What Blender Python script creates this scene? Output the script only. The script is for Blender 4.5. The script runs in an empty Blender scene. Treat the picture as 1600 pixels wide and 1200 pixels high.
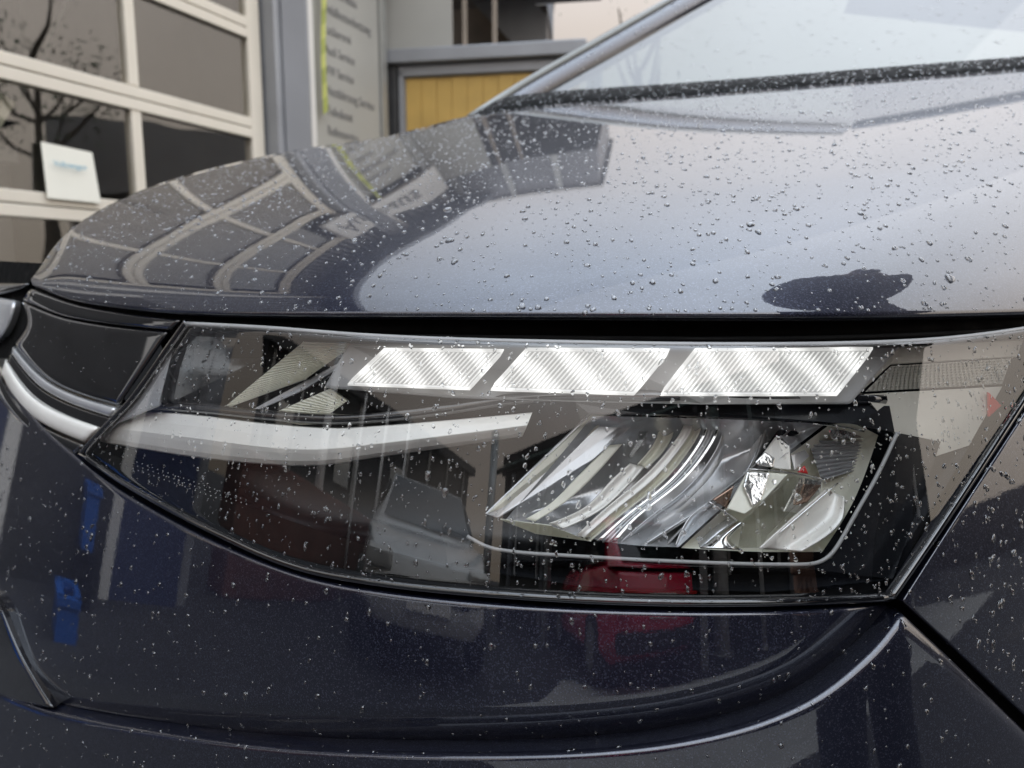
import bpy, bmesh, math, random
import numpy as np
from mathutils import Vector, Matrix, noise as mnoise

sc = bpy.context.scene
random.seed(7); rng = np.random.default_rng(7)

# ------------------------------------------------------------------ camera
CAMZ = 0.90
PITCH = math.radians(8.3)
FPX = 1150.0                      # focal length in pixels of a 1600 px wide frame
cam_d = bpy.data.cameras.new("camera")
cam = bpy.data.objects.new("camera", cam_d)
sc.collection.objects.link(cam)
cam.location = (0, 0, CAMZ)
cam.rotation_euler = (math.pi / 2 - PITCH, 0, 0)
cam_d.sensor_width = 36.0
cam_d.lens = 36.0 * FPX / 1600.0
cam_d.clip_start = 0.01
cam_d.clip_end = 2000
cam_d.dof.use_dof = True
cam_d.dof.focus_distance = 0.47
cam_d.dof.aperture_fstop = 8.0
sc.camera = cam

# ------------------------------------------------------------------ world: overcast daylight
SUN_EL, SUN_AZ = math.radians(38), math.radians(125)
w = bpy.data.worlds.new("World"); sc.world = w; w.use_nodes = True
nt = w.node_tree; nt.nodes.clear()
out = nt.nodes.new("ShaderNodeOutputWorld")
bg = nt.nodes.new("ShaderNodeBackground"); bg.inputs[1].default_value = 0.10
sky = nt.nodes.new("ShaderNodeTexSky"); sky.sky_type = 'NISHITA'; sky.sun_disc = False
sky.sun_elevation = SUN_EL; sky.sun_rotation = SUN_AZ
sky.dust_density = 4.0; sky.air_density = 1.0
hsv = nt.nodes.new("ShaderNodeHueSaturation"); hsv.inputs['Saturation'].default_value = 0.25
hsv.inputs['Value'].default_value = 0.6
nt.links.new(sky.outputs[0], hsv.inputs['Color'])
tc = nt.nodes.new("ShaderNodeTexCoord")
sep = nt.nodes.new("ShaderNodeSeparateXYZ"); nt.links.new(tc.outputs['Generated'], sep.inputs[0])
ramp = nt.nodes.new("ShaderNodeValToRGB")          # cloud layer: brighter overhead than at the horizon
ramp.color_ramp.elements[0].position = 0.0; ramp.color_ramp.elements[0].color = (.68, .57, .46, 1)
ramp.color_ramp.elements[1].position = 0.9; ramp.color_ramp.elements[1].color = (.84, .95, 1.10, 1)
e = ramp.color_ramp.elements.new(0.30); e.color = (.66, .585, .53, 1)
nt.links.new(sep.outputs['Z'], ramp.inputs[0])
gain = nt.nodes.new("ShaderNodeMapRange"); gain.inputs['From Min'].default_value = 0; gain.inputs['From Max'].default_value = 1
gain.inputs['To Min'].default_value = 6.5; gain.inputs['To Max'].default_value = 14.8
nt.links.new(sep.outputs['Z'], gain.inputs['Value'])
ns = nt.nodes.new("ShaderNodeTexNoise"); ns.inputs['Scale'].default_value = 2.2; ns.inputs['Detail'].default_value = 5
nt.links.new(tc.outputs['Generated'], ns.inputs['Vector'])
nr = nt.nodes.new("ShaderNodeMapRange"); nr.inputs['From Min'].default_value = .3; nr.inputs['From Max'].default_value = .7
nr.inputs['To Min'].default_value = .88; nr.inputs['To Max'].default_value = 1.1
nt.links.new(ns.outputs[0], nr.inputs['Value'])
mm = nt.nodes.new("ShaderNodeMath"); mm.operation = 'MULTIPLY'
nt.links.new(gain.outputs[0], mm.inputs[0]); nt.links.new(nr.outputs[0], mm.inputs[1])
# thin cloud is broadly brighter on the sun's side
sd = nt.nodes.new("ShaderNodeVectorMath"); sd.operation = 'DOT_PRODUCT'
sd.inputs[1].default_value = (math.sin(SUN_AZ) * math.cos(SUN_EL), math.cos(SUN_AZ) * math.cos(SUN_EL), math.sin(SUN_EL))
nt.links.new(tc.outputs['Generated'], sd.inputs[0])
sr = nt.nodes.new("ShaderNodeMapRange"); sr.inputs['From Min'].default_value = -1; sr.inputs['From Max'].default_value = 1
sr.inputs['To Min'].default_value = .46; sr.inputs['To Max'].default_value = 2.2
nt.links.new(sd.outputs['Value'], sr.inputs['Value'])
mm2 = nt.nodes.new("ShaderNodeMath"); mm2.operation = 'MULTIPLY'
nt.links.new(mm.outputs[0], mm2.inputs[0]); nt.links.new(sr.outputs[0], mm2.inputs[1]); mm = mm2
vm = nt.nodes.new("ShaderNodeVectorMath"); vm.operation = 'SCALE'
nt.links.new(ramp.outputs[0], vm.inputs[0]); nt.links.new(mm.outputs[0], vm.inputs['Scale'])
mx = nt.nodes.new("ShaderNodeMixRGB"); mx.inputs[0].default_value = 0.8
nt.links.new(hsv.outputs[0], mx.inputs[1]); nt.links.new(vm.outputs[0], mx.inputs[2])
nt.links.new(mx.outputs[0], bg.inputs[0]); nt.links.new(bg.outputs[0], out.inputs[0])

sun_d = bpy.data.lights.new("sun", 'SUN'); sun_d.energy = 0.5; sun_d.angle = math.radians(120)
sun_d.color = (1.0, .96, .9)
sun = bpy.data.objects.new("sun", sun_d); sc.collection.objects.link(sun)
sdir = Vector((math.sin(SUN_AZ) * math.cos(SUN_EL), math.cos(SUN_AZ) * math.cos(SUN_EL), math.sin(SUN_EL)))
sun.rotation_euler = sdir.to_track_quat('Z', 'Y').to_euler()
sun.location = sdir * 20

sc.view_settings.view_transform = 'Standard'; sc.view_settings.look = 'None'
sc.view_settings.exposure = 0.36; sc.view_settings.gamma = 1.0
sc.view_settings.use_curve_mapping = False
sc.render.engine = 'CYCLES'
sc.cycles.use_denoising = True
sc.cycles.max_bounces = 14; sc.cycles.transparent_max_bounces = 24
sc.cycles.transmission_bounces = 8; sc.cycles.glossy_bounces = 6
sc.cycles.caustics_reflective = False; sc.cycles.caustics_refractive = False
sc.cycles.sample_clamp_indirect = 4.0

# ------------------------------------------------------------------ materials
MATS = {}
def pm(name, col, rough=.5, metal=0., coat=0., coat_ior=1.5, spec=.5, emit=None, estr=0., noise=None, bump=None, ior=1.5):
    """Principled material; noise=(scale, amount) varies colour and roughness, bump=(scale, distance) adds relief"""
    m = bpy.data.materials.new(name); m.use_nodes = True
    t = m.node_tree; b = t.nodes['Principled BSDF']
    b.inputs['Base Color'].default_value = (*col, 1)
    b.inputs['Roughness'].default_value = rough; b.inputs['Metallic'].default_value = metal
    b.inputs['Coat Weight'].default_value = coat; b.inputs['Coat IOR'].default_value = coat_ior
    b.inputs['Coat Roughness'].default_value = 0.0
    b.inputs['Specular IOR Level'].default_value = spec; b.inputs['IOR'].default_value = ior
    if emit:
        b.inputs['Emission Color'].default_value = (*emit, 1); b.inputs['Emission Strength'].default_value = estr
    co = t.nodes.new("ShaderNodeTexCoord")
    if noise:
        n = t.nodes.new("ShaderNodeTexNoise"); n.inputs['Scale'].default_value = noise[0]; n.inputs['Detail'].default_value = 6
        t.links.new(co.outputs['Object'], n.inputs['Vector'])
        a = noise[1]
        mr = t.nodes.new("ShaderNodeMapRange"); mr.inputs['From Min'].default_value = .25; mr.inputs['From Max'].default_value = .75
        mr.inputs['To Min'].default_value = 1 - a; mr.inputs['To Max'].default_value = 1 + a
        t.links.new(n.outputs[0], mr.inputs['Value'])
        s = t.nodes.new("ShaderNodeVectorMath"); s.operation = 'SCALE'; s.inputs[0].default_value = col
        t.links.new(mr.outputs[0], s.inputs['Scale']); t.links.new(s.outputs[0], b.inputs['Base Color'])
        m2 = t.nodes.new("ShaderNodeMath"); m2.operation = 'MULTIPLY'; m2.inputs[1].default_value = rough
        t.links.new(mr.outputs[0], m2.inputs[0]); t.links.new(m2.outputs[0], b.inputs['Roughness'])
    if bump:
        n = t.nodes.new("ShaderNodeTexNoise"); n.inputs['Scale'].default_value = bump[0]; n.inputs['Detail'].default_value = 4
        t.links.new(co.outputs['Object'], n.inputs['Vector'])
        bp = t.nodes.new("ShaderNodeBump"); bp.inputs['Distance'].default_value = bump[1]; bp.inputs['Strength'].default_value = 1
        t.links.new(n.outputs[0], bp.inputs['Height']); t.links.new(bp.outputs[0], b.inputs['Normal'])
    MATS[name] = m
    return m

def glassmat(name, tint=(1, 1, 1), ior=1.5, wave=None):
    """thin clear sheet: see-through, mirror-like by Fresnel"""
    m = bpy.data.materials.new(name); m.use_nodes = True; t = m.node_tree; t.nodes.clear()
    o = t.nodes.new("ShaderNodeOutputMaterial"); mix = t.nodes.new("ShaderNodeMixShader")
    tr = t.nodes.new("ShaderNodeBsdfTransparent"); tr.inputs[0].default_value = (*tint, 1)
    gl = t.nodes.new("ShaderNodeBsdfGlossy"); gl.inputs['Roughness'].default_value = 0.0
    # Schlick reflectance, the same from either side of the thin sheet
    f0 = ((ior - 1) / (ior + 1)) ** 2
    ge = t.nodes.new("ShaderNodeNewGeometry"); dt = t.nodes.new("ShaderNodeVectorMath"); dt.operation = 'DOT_PRODUCT'
    t.links.new(ge.outputs['Incoming'], dt.inputs[0]); t.links.new(ge.outputs['Normal'], dt.inputs[1])
    def mth(op, a, b_=None):
        n_ = t.nodes.new("ShaderNodeMath"); n_.operation = op
        for q, v_ in enumerate((a, b_)):
            if v_ is None: continue
            if isinstance(v_, (int, float)): n_.inputs[q].default_value = v_
            else: t.links.new(v_, n_.inputs[q])
        return n_.outputs[0]
    fr_ = mth('ADD', mth('MULTIPLY', mth('POWER', mth('SUBTRACT', 1.0, mth('ABSOLUTE', dt.outputs['Value'])), 5.0), 1 - f0), f0)
    t.links.new(fr_, mix.inputs[0]); t.links.new(tr.outputs[0], mix.inputs[1]); t.links.new(gl.outputs[0], mix.inputs[2])
    if wave:
        co = t.nodes.new("ShaderNodeTexCoord"); n = t.nodes.new("ShaderNodeTexNoise"); n.inputs['Scale'].default_value = wave[0]
        n.inputs['Detail'].default_value = 1
        t.links.new(co.outputs['Object'], n.inputs['Vector'])
        bp = t.nodes.new("ShaderNodeBump"); bp.inputs['Distance'].default_value = wave[1]
        t.links.new(n.outputs[0], bp.inputs['Height']); t.links.new(bp.outputs[0], gl.inputs['Normal'])
    t.links.new(mix.outputs[0], o.inputs[0]); MATS[name] = m
    return m

def paintmat():
    m = pm('paint', (.013, .0145, .030), .36, .6, 1.0, 1.86)
    t = m.node_tree; b = t.nodes['Principled BSDF']
    co = t.nodes.new("ShaderNodeTexCoord")
    n = t.nodes.new("ShaderNodeTexVoronoi"); n.inputs['Scale'].default_value = 1400
    t.links.new(co.outputs['Object'], n.inputs['Vector'])
    bp = t.nodes.new("ShaderNodeBump"); bp.inputs['Distance'].default_value = .0006; bp.inputs['Strength'].default_value = .35
    t.links.new(n.outputs['Color'], bp.inputs['Height']); t.links.new(bp.outputs[0], b.inputs['Normal'])
    # metallic flakes: a few cells in the colour coat are brighter
    sx = t.nodes.new("ShaderNodeSeparateXYZ"); t.links.new(n.outputs['Color'], sx.inputs[0])
    cr_ = t.nodes.new("ShaderNodeValToRGB"); cr_.color_ramp.elements[0].position = .80; cr_.color_ramp.elements[0].color = (.011, .0125, .027, 1)
    cr_.color_ramp.elements[1].position = 1.0; cr_.color_ramp.elements[1].color = (.060, .066, .10, 1)
    t.links.new(sx.outputs[0], cr_.inputs[0]); t.links.new(cr_.outputs[0], b.inputs['Base Color'])
    n2 = t.nodes.new("ShaderNodeTexNoise"); n2.inputs['Scale'].default_value = 260; n2.inputs['Detail'].default_value = 2
    t.links.new(co.outputs['Object'], n2.inputs['Vector'])
    b2 = t.nodes.new("ShaderNodeBump"); b2.inputs['Distance'].default_value = .000012; b2.inputs['Strength'].default_value = 1
    t.links.new(n2.outputs[0], b2.inputs['Height']); t.links.new(b2.outputs[0], b.inputs['Coat Normal'])
    return m
PAINT = paintmat()
BLACKGLOSS = pm('black_gloss', (.006, .006, .007), .04, 0, 1, 1.9, noise=(40, .1))
BLACK = pm('black_plastic', (.012, .012, .013), .5, spec=.25, noise=(30, .2))
RUBBER = pm('rubber', (.004, .004, .004), .8, spec=.15, noise=(60, .3))
HOUSING = pm('housing', (.010, .011, .013), .22, noise=(20, .15))
BEZEL = pm('bezel', (.36, .36, .355), .32, noise=(40, .08))
SILVER = pm('silver', (.90, .88, .82), .30, .15, noise=(35, .06), bump=(900, .00002))
CHROME = pm('chrome', (.86, .86, .84), .07, 1.0, bump=(40, .0003))
CRINKLE = pm('crinkled_chrome', (.90, .89, .86), .10, .8, bump=(70, .0016))
COPPER = pm('copper_glint', (.36, .24, .18), .15, .8, bump=(70, .0014))
SATIN = pm('satin_chrome', (.68, .69, .70), .22, .6, noise=(30, .06))
CREAM_REF = pm('reflector_satin', (.80, .79, .68), .32, .1, noise=(50, .1))
MESHGREY = pm('reflector_mesh', (.46, .45, .40), .4, .3, noise=(80, .1))
AMBER = pm('amber', (.32, .11, .05), .2, 0, .6, noise=(60, .3))
REDGLASS = pm('red_reflector', (.55, .02, .02), .2, 0, .6)
LENS = glassmat('lens', (.96, .965, .965), 2.1, wave=(6, .0006))
CLEARBLADE = glassmat('clear_blade', (.86, .86, .84), 1.7)
SCREEN = glassmat('windscreen', (.24, .29, .26), 2.9)
PANE = glassmat('pane', (.85, .84, .81), 2.0, wave=(1.6, .006))
WATER = bpy.data.materials.new('water'); WATER.use_nodes = True
_b = WATER.node_tree.nodes['Principled BSDF']
_b.inputs['Base Color'].default_value = (1, 1, 1, 1); _b.inputs['Transmission Weight'].default_value = 1
_b.inputs['IOR'].default_value = 1.5; _b.inputs['Specular IOR Level'].default_value = 1.0; _b.inputs['Roughness'].default_value = 0
_b.inputs['Coat Weight'].default_value = 1.0; _b.inputs['Coat IOR'].default_value = 1.65; _b.inputs['Coat Roughness'].default_value = 0.0
_c = WATER.node_tree.nodes.new("ShaderNodeTexCoord"); _n = WATER.node_tree.nodes.new("ShaderNodeTexNoise")
_n.inputs['Scale'].default_value = 300; _bp = WATER.node_tree.nodes.new("ShaderNodeBump"); _bp.inputs['Distance'].default_value = .00005
WATER.node_tree.links.new(_c.outputs['Object'], _n.inputs['Vector']); WATER.node_tree.links.new(_n.outputs[0], _bp.inputs['Height'])
WATER.node_tree.links.new(_bp.outputs[0], _b.inputs['Normal'])

ASPHALT = pm('asphalt', (.046, .046, .049), .85, spec=.2, noise=(1.3, .35), bump=(90, .006))
DOORFRAME = pm('door_frame_paint', (.74, .69, .59), .45, noise=(3, .06))
WALLGREY = pm('wall_grey', (.24, .25, .27), .7, noise=(2, .12))
COLUMN = pm('column_steel', (.30, .315, .34), .4, .3, noise=(4, .1))
SIGNM = pm('sign_panel', (.38, .38, .355), .4, noise=(3, .05))
SIGNTXT = pm('sign_lettering', (.12, .12, .125), .5, noise=(20, .1))
WHITEP = pm('white_paint', (.74, .73, .70), .45, noise=(4, .05))
CARDM = pm('card', (.82, .81, .72), .6, noise=(6, .03))
BLUETXT = pm('blue_print', (.10, .36, .52), .6, noise=(6, .05))
YELLOW = pm('yellow_slats', (.55, .36, .10), .55, noise=(5, .12))
PILLARM = pm('pillar_paint', (.022, .026, .026), .4, spec=.35, noise=(40, .2))
BARB = pm('pillar_edge_paint', (.22, .23, .22), .3, noise=(20, .1))
STRAP = pm('strap', (.52, .55, .16), .5, noise=(12, .15))
STRAPD = pm('strap_dark', (.36, .40, .10), .5, noise=(12, .15))
WOODD = pm('wall_brown', (.26, .22, .18), .75, noise=(5, .25))
HALLM = pm('hall_wall', (.05, .05, .05), .7, noise=(2, .2))
SKYSHEEN = pm('sky_sheen', (.55, .53, .46), .35, noise=(30, .1))  # pale colour stands in for sky mirrored on the lens' outer end
ROOFM = pm('roof_tiles', (.13, .115, .105), .7, noise=(6, .25))
DARKROOM = pm('interior_wall', (.30, .29, .28), .8, noise=(2, .2))
CLOTH = pm('plastic_sheet', (.72, .75, .66), .5, noise=(6, .15))
CLAD = pm('cladding', (.20, .205, .22), .45, .3, noise=(3, .08))
NAVYP = pm('navy_panel', (.045, .06, .13), .4, noise=(3, .1))
BLUEB = pm('crate_blue', (.015, .10, .40), .5, noise=(3, .1))
BRICK = pm('brown_wall', (.13, .05, .04), .8, noise=(4, .3))
STEELD = pm('dark_steel', (.05, .052, .055), .45, .3, noise=(6, .2))
STEELL = pm('galvanised', (.38, .39, .38), .4, .6, noise=(8, .12))
REDP = pm('red_paint', (.62, .015, .05), .25, 0, 1, 1.5, noise=(3, .05))
SILVERP = pm('silver_paint', (.62, .63, .62), .25, .1, 1, 1.5, noise=(3, .05))
GLASSD = pm('dark_glass', (.012, .014, .015), .05, noise=(3, .2))
TYRE = pm('tyre', (.02, .02, .02), .7, noise=(30, .2))
LAMPG = pm('lamp_glass', (.6, .6, .58), .15, .4, noise=(12, .1))
LEAF = pm('leaf', (.05, .08, .025), .6, noise=(9, .4))
BARK = pm('bark', (.06, .045, .03), .8, noise=(12, .3))
JACKET = pm('jacket', (.035, .042, .06), .8, noise=(14, .25), bump=(60, .004))
JEANS = pm('jeans', (.03, .04, .075), .85, noise=(20, .2))
SKIN = pm('skin', (.48, .27, .19), .5, noise=(20, .1))
HAIRM = pm('hair', (.03, .02, .014), .6, noise=(60, .4))
SHOE = pm('shoe', (.03, .03, .03), .5, noise=(20, .2))
SEATM = pm('seat_cloth', (.10, .105, .10), .8, noise=(10, .2))

# ------------------------------------------------------------------ helpers
COL = sc.collection
def mesh_obj(name, verts, faces, mat=None, parent=None, smooth=False):
    me = bpy.data.meshes.new(name)
    me.from_pydata([tuple(map(float, v)) for v in verts], [], faces)
    if mat: me.materials.append(mat)
    if smooth: me.polygons.foreach_set('use_smooth', [True] * len(me.polygons))
    me.update()
    o = bpy.data.objects.new(name, me); COL.objects.link(o)
    if parent: attach(o, parent)
    return o
def bm_obj(name, bm, mat=None, parent=None, smooth=False):
    me = bpy.data.meshes.new(name); bm.normal_update(); bm.to_mesh(me); bm.free()
    if mat: me.materials.append(mat)
    if smooth: me.polygons.foreach_set('use_smooth', [True] * len(me.polygons))
    o = bpy.data.objects.new(name, me); COL.objects.link(o)
    if parent: attach(o, parent)
    return o
def wmat(o):
    m = o.matrix_basis.copy(); p = o.parent
    if p: m = wmat(p) @ o.matrix_parent_inverse @ m
    return m
def attach(o, parent):
    o.parent = parent; o.matrix_parent_inverse = wmat(parent).inverted()
def thing(name, label, cat, loc=(0, 0, 0), group=None):
    o = bpy.data.objects.new(name, None); o.location = loc; o.empty_display_size = .05; COL.objects.link(o)
    return tag(o, label, cat, group)
def tag(o, label, cat, group=None, kind=None):
    o['label'] = label; o['category'] = cat
    if group: o['group'] = group
    if kind: o['kind'] = kind
    return o
def bevel(o, width, seg=2):
    md = o.modifiers.new('bevel', 'BEVEL'); md.width = width; md.segments = seg; md.limit_method = 'ANGLE'
    md.angle_limit = math.radians(35); md.harden_normals = False
    return o
def box_bm(bm, c, size, rot=None):
    r = bmesh.ops.create_cube(bm, size=1.0)
    M = Matrix.Translation(c) @ (rot.to_4x4() if rot else Matrix.Identity(4)) @ Matrix.Diagonal((*size, 1))
    bmesh.ops.transform(bm, matrix=M, verts=r['verts'])
def boxo(name, c, size, mat, parent=None, rot=None, bev=0.0):
    bm = bmesh.new(); box_bm(bm, Vector(c), size, rot)
    o = bm_obj(name, bm, mat, parent)
    if bev: bevel(o, bev)
    return o
def tube_pts(pts, radii, seg=10, cap=True):
    """verts, faces of a swept round tube"""
    pts = [Vector(p) for p in pts]; n = len(pts); V = []; Fc = []
    if not hasattr(radii, '__len__'): radii = [radii] * n
    prev = None
    for i, p in enumerate(pts):
        t = (pts[min(i + 1, n - 1)] - pts[max(i - 1, 0)]).normalized()
        if prev is None:
            a = t.cross(Vector((0, 0, 1)))
            if a.length < .1: a = t.cross(Vector((1, 0, 0)))
        else:
            a = prev - t * prev.dot(t)
        a.normalize(); prev = a; b = t.cross(a)
        for k in range(seg):
            th = 2 * math.pi * k / seg
            V.append(p + radii[i] * (math.cos(th) * a + math.sin(th) * b))
    for i in range(n - 1):
        for k in range(seg):
            k2 = (k + 1) % seg
            Fc.append((i * seg + k, i * seg + k2, (i + 1) * seg + k2, (i + 1) * seg + k))
    if cap:
        Fc.append(tuple(range(seg - 1, -1, -1))); Fc.append(tuple((n - 1) * seg + k for k in range(seg)))
    return V, Fc
def tubeo(name, pts, r, mat, parent=None, seg=10):
    V, Fc = tube_pts(pts, r, seg)
    return mesh_obj(name, V, Fc, mat, parent, smooth=True)

# ---- photograph rays: P(px, py, d) is the point at depth d (metres along the optical axis)
FW = np.array([0, math.cos(PITCH), -math.sin(PITCH)]); UP = np.array([0, math.sin(PITCH), math.cos(PITCH)])
RT = np.array([1., 0, 0]); CAM = np.array([0, 0, CAMZ]); S = .84
def ray(px, py): return FW + RT * (px - 800) / FPX - UP * (py - 600) / FPX
def P(px, py, d): return CAM + ray(px, py) * d
def gfront(px, py):
    """inverse depth of the car's front skin: a smooth convex quadric"""
    u = (px - 1060) / 800; v = (py - 700) / 400
    return (1.988 - .526 * u * u + .084 * v - .032 * v * v) / S
def dfront(px, py): return 1 / gfront(px, py)

def spline(pts, n):
    """centripetal-ish Catmull-Rom through 2-D (or n-D) points, resampled to n by chord length"""
    p = np.array(pts, float)
    if len(p) == 2:
        t = np.linspace(0, 1, n)[:, None]; return p[0] * (1 - t) + p[1] * t
    d = np.r_[0, np.cumsum(np.linalg.norm(np.diff(p, axis=0), axis=1))]
    m = np.zeros_like(p)
    m[1:-1] = (p[2:] - p[:-2]) / (d[2:] - d[:-2])[:, None]
    m[0] = (p[1] - p[0]) / (d[1] - d[0]) * 1.5 - m[1] * .5
    m[-1] = (p[-1] - p[-2]) / (d[-1] - d[-2]) * 1.5 - m[-2] * .5
    q = np.linspace(0, d[-1], n); k = np.clip(np.searchsorted(d, q, 'right') - 1, 0, len(p) - 2)
    h = (d[k + 1] - d[k])[:, None]; t = ((q - d[k])[:, None]) / h
    return ((2 * t**3 - 3 * t**2 + 1) * p[k] + (t**3 - 2 * t**2 + t) * h * m[k] + (-2 * t**3 + 3 * t**2) * p[k + 1] + (t**3 - t**2) * h * m[k + 1])

def easegrid(n, k=.55):
    t = np.linspace(0, 1, n); return t * (1 - k) + k * (t * t * (3 - 2 * t))

def coons(top, bottom, left, right, nu, nv):
    """pixel-space Coons patch; left runs top->bottom"""
    M = 400
    T, B, L, Rr = spline(top, M), spline(bottom, M), spline(left, M), spline(right, M)
    u = easegrid(nu); v = easegrid(nv)
    def at(c, t): return np.stack([np.interp(t * (M - 1), np.arange(M), c[:, j]) for j in range(c.shape[1])], -1)
    Tu, Bu, Lv, Rv = at(T, u), at(B, u), at(L, v), at(Rr, v)
    G = np.zeros((nv, nu, T.shape[1]))
    for j in range(nv):
        for i in range(nu):
            a, b = u[i], v[j]
            G[j, i] = ((1 - b) * Tu[i] + b * Bu[i] + (1 - a) * Lv[j] + a * Rv[j]
                       - ((1 - a) * (1 - b) * T[0] + a * (1 - b) * T[-1] + (1 - a) * b * B[0] + a * b * B[-1]))
    return G
def edge_dist(G):
    nv, nu = G.shape[:2]
    e = np.full((nv, nu), 1e9); E4 = []
    for ref in (G[0:1, :], G[-1:, :]): E4.append(np.linalg.norm(G[..., :2] - ref[..., :2], axis=-1))
    for ref in (G[:, 0:1], G[:, -1:]): E4.append(np.linalg.norm(G[..., :2] - ref[..., :2], axis=-1))
    return E4
def grid_faces(nv, nu, flip=False):
    f = []
    for j in range(nv - 1):
        for i in range(nu - 1):
            q = (j * nu + i, (j + 1) * nu + i, (j + 1) * nu + i + 1, j * nu + i + 1)
            f.append(q[::-1] if flip else q)
    return f
SURF = {}
def panel(name, top, bottom, left, right, nu, nv, mat, parent, off=0.0, roll=(14, .006), gfun=None, skirt=.018, sides=(1, 1, 1, 1), extra=None):
    """a body panel on the front skin: rolled rim, real thickness"""
    G = coons(top, bottom, left, right, nu, nv)
    E4 = edge_dist(G)
    D = 1 / (gfun or gfront)(G[..., 0], G[..., 1]) + off
    if roll:
        rw, rd = roll
        for s, e in zip(sides, E4):
            if s:
                x = np.clip(1 - e / rw, 0, 1); D = D + rd * s * (1 - np.sqrt(1 - .96 * x * x))
    if extra is not None: D = D + extra(G[..., 0], G[..., 1], E4)
    V = np.array([[P(G[j, i, 0], G[j, i, 1], D[j, i]) for i in range(nu)] for j in range(nv)])
    SURF[name] = V
    verts = list(V.reshape(-1, 3)); faces = grid_faces(nv, nu)
    if skirt:
        loop = [(0, i) for i in range(nu)] + [(j, nu - 1) for j in range(1, nv)] + [(nv - 1, i) for i in range(nu - 2, -1, -1)] + [(j, 0) for j in range(nv - 2, 0, -1)]
        base = len(verts); c = V.reshape(-1, 3).mean(0)
        for (j, i) in loop: verts.append(V[j, i] + FW * skirt)
        n = len(loop)
        for k in range(n):
            a = loop[k]; b = loop[(k + 1) % n]
            faces.append((a[0] * nu + a[1], b[0] * nu + b[1], base + (k + 1) % n, base + k))
    o = mesh_obj(name, verts, faces, mat, parent, smooth=True)
    if skirt:
        n0 = (nv - 1) * (nu - 1)
        for pgi in range(n0, len(o.data.polygons)): o.data.polygons[pgi].use_smooth = False
    return o
def plate(name, poly, delta, mat, parent, thick=.006, bev=.0008, deltas=None, smooth=False):
    """flat-faced prism: outline in photo pixels, delta metres behind the lens, thick metres deep"""
    n = len(poly); V = []
    for k, (x, y) in enumerate(poly):
        dd = delta if deltas is None else deltas[k]
        V.append(P(x, y, dfront(x, y) + dd))
    back = [v + FW * thick for v in V]
    faces = [tuple(range(n - 1, -1, -1)), tuple(range(n, 2 * n))]
    for k in range(n): faces.append((k, (k + 1) % n, n + (k + 1) % n, n + k))
    bm = bmesh.new(); vs = [bm.verts.new(v) for v in V + back]
    for f in faces: bm.faces.new([vs[q] for q in f])
    bmesh.ops.recalc_face_normals(bm, faces=bm.faces)
    o = bm_obj(name, bm, mat, parent)
    if bev: bevel(o, bev)
    return o

# ================================================================== the setting
def struct(o): o['kind'] = 'structure'; return o
bm = bmesh.new(); bmesh.ops.create_grid(bm, x_segments=40, y_segments=40, size=300)
struct(bm_obj('ground', bm, ASPHALT))
CONC = pm('pale_concrete', (.30, .295, .28), .7, noise=(1.2, .15), bump=(60, .003))
bm = bmesh.new()
for (x0, x1, y0, y1) in ((-1.0, 5.5, -3.4, -1.1),):
    box_bm(bm, Vector(((x0 + x1) / 2, (y0 + y1) / 2, .002)), (x1 - x0, y1 - y0, .012))
struct(bm_obj('pavement', bm, CONC))

class Frame:
    """local axes: t along a wall, i inwards (away from the yard), z up"""
    def __init__(s, O, ang): s.O = Vector((O[0], O[1], 0)); s.R = Matrix.Rotation(ang, 3, 'Z')
    def pt(s, t, i, z): return s.O + s.R @ Vector((t, i, z))
    def box(s, name, t0, t1, i0, i1, z0, z1, mat, parent=None, bev=0.):
        return boxo(name, s.pt((t0 + t1) / 2, (i0 + i1) / 2, (z0 + z1) / 2), (abs(t1 - t0), abs(i1 - i0), abs(z1 - z0)), mat, parent, s.R, bev)
    def quadsheet(s, name, pts, thick, mat, parent=None):
        V = [s.pt(*p) for p in pts]; n = (V[1] - V[0]).cross(V[2] - V[0]).normalized() * thick
        k = len(V); faces = [tuple(range(k)), tuple(range(2 * k - 1, k - 1, -1))] + [(a, k + a, k + (a + 1) % k, (a + 1) % k) for a in range(k)]
        return mesh_obj(name, V + [v + n for v in V], faces, mat, parent)

def text_mesh(name, body, size, M, mat, parent, ext=.002, align='LEFT', xs=1.0):
    cu = bpy.data.curves.new(name, 'FONT'); cu.body = body; cu.size = size; cu.extrude = ext; cu.align_x = align
    cu.resolution_u = 2
    tmp = bpy.data.objects.new(name + '_tmp', cu); COL.objects.link(tmp)
    bpy.context.view_layer.update()
    me = bpy.data.meshes.new_from_object(tmp.evaluated_get(bpy.context.evaluated_depsgraph_get()))
    bpy.data.objects.remove(tmp)
    me.transform(M @ Matrix.Diagonal((xs, 1, 1, 1)))
    me.materials.clear(); me.materials.append(mat)
    o = bpy.data.objects.new(name, me); COL.objects.link(o)
    if parent: attach(o, parent)
    return o
def wall_text_matrix(fr, t, i, z):
    # text reads along +t, faces the yard (-i)
    R = fr.R.to_4x4() @ Matrix.Rotation(math.pi / 2, 4, 'X')
    return Matrix.Translation(fr.pt(t, i, z)) @ R

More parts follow.
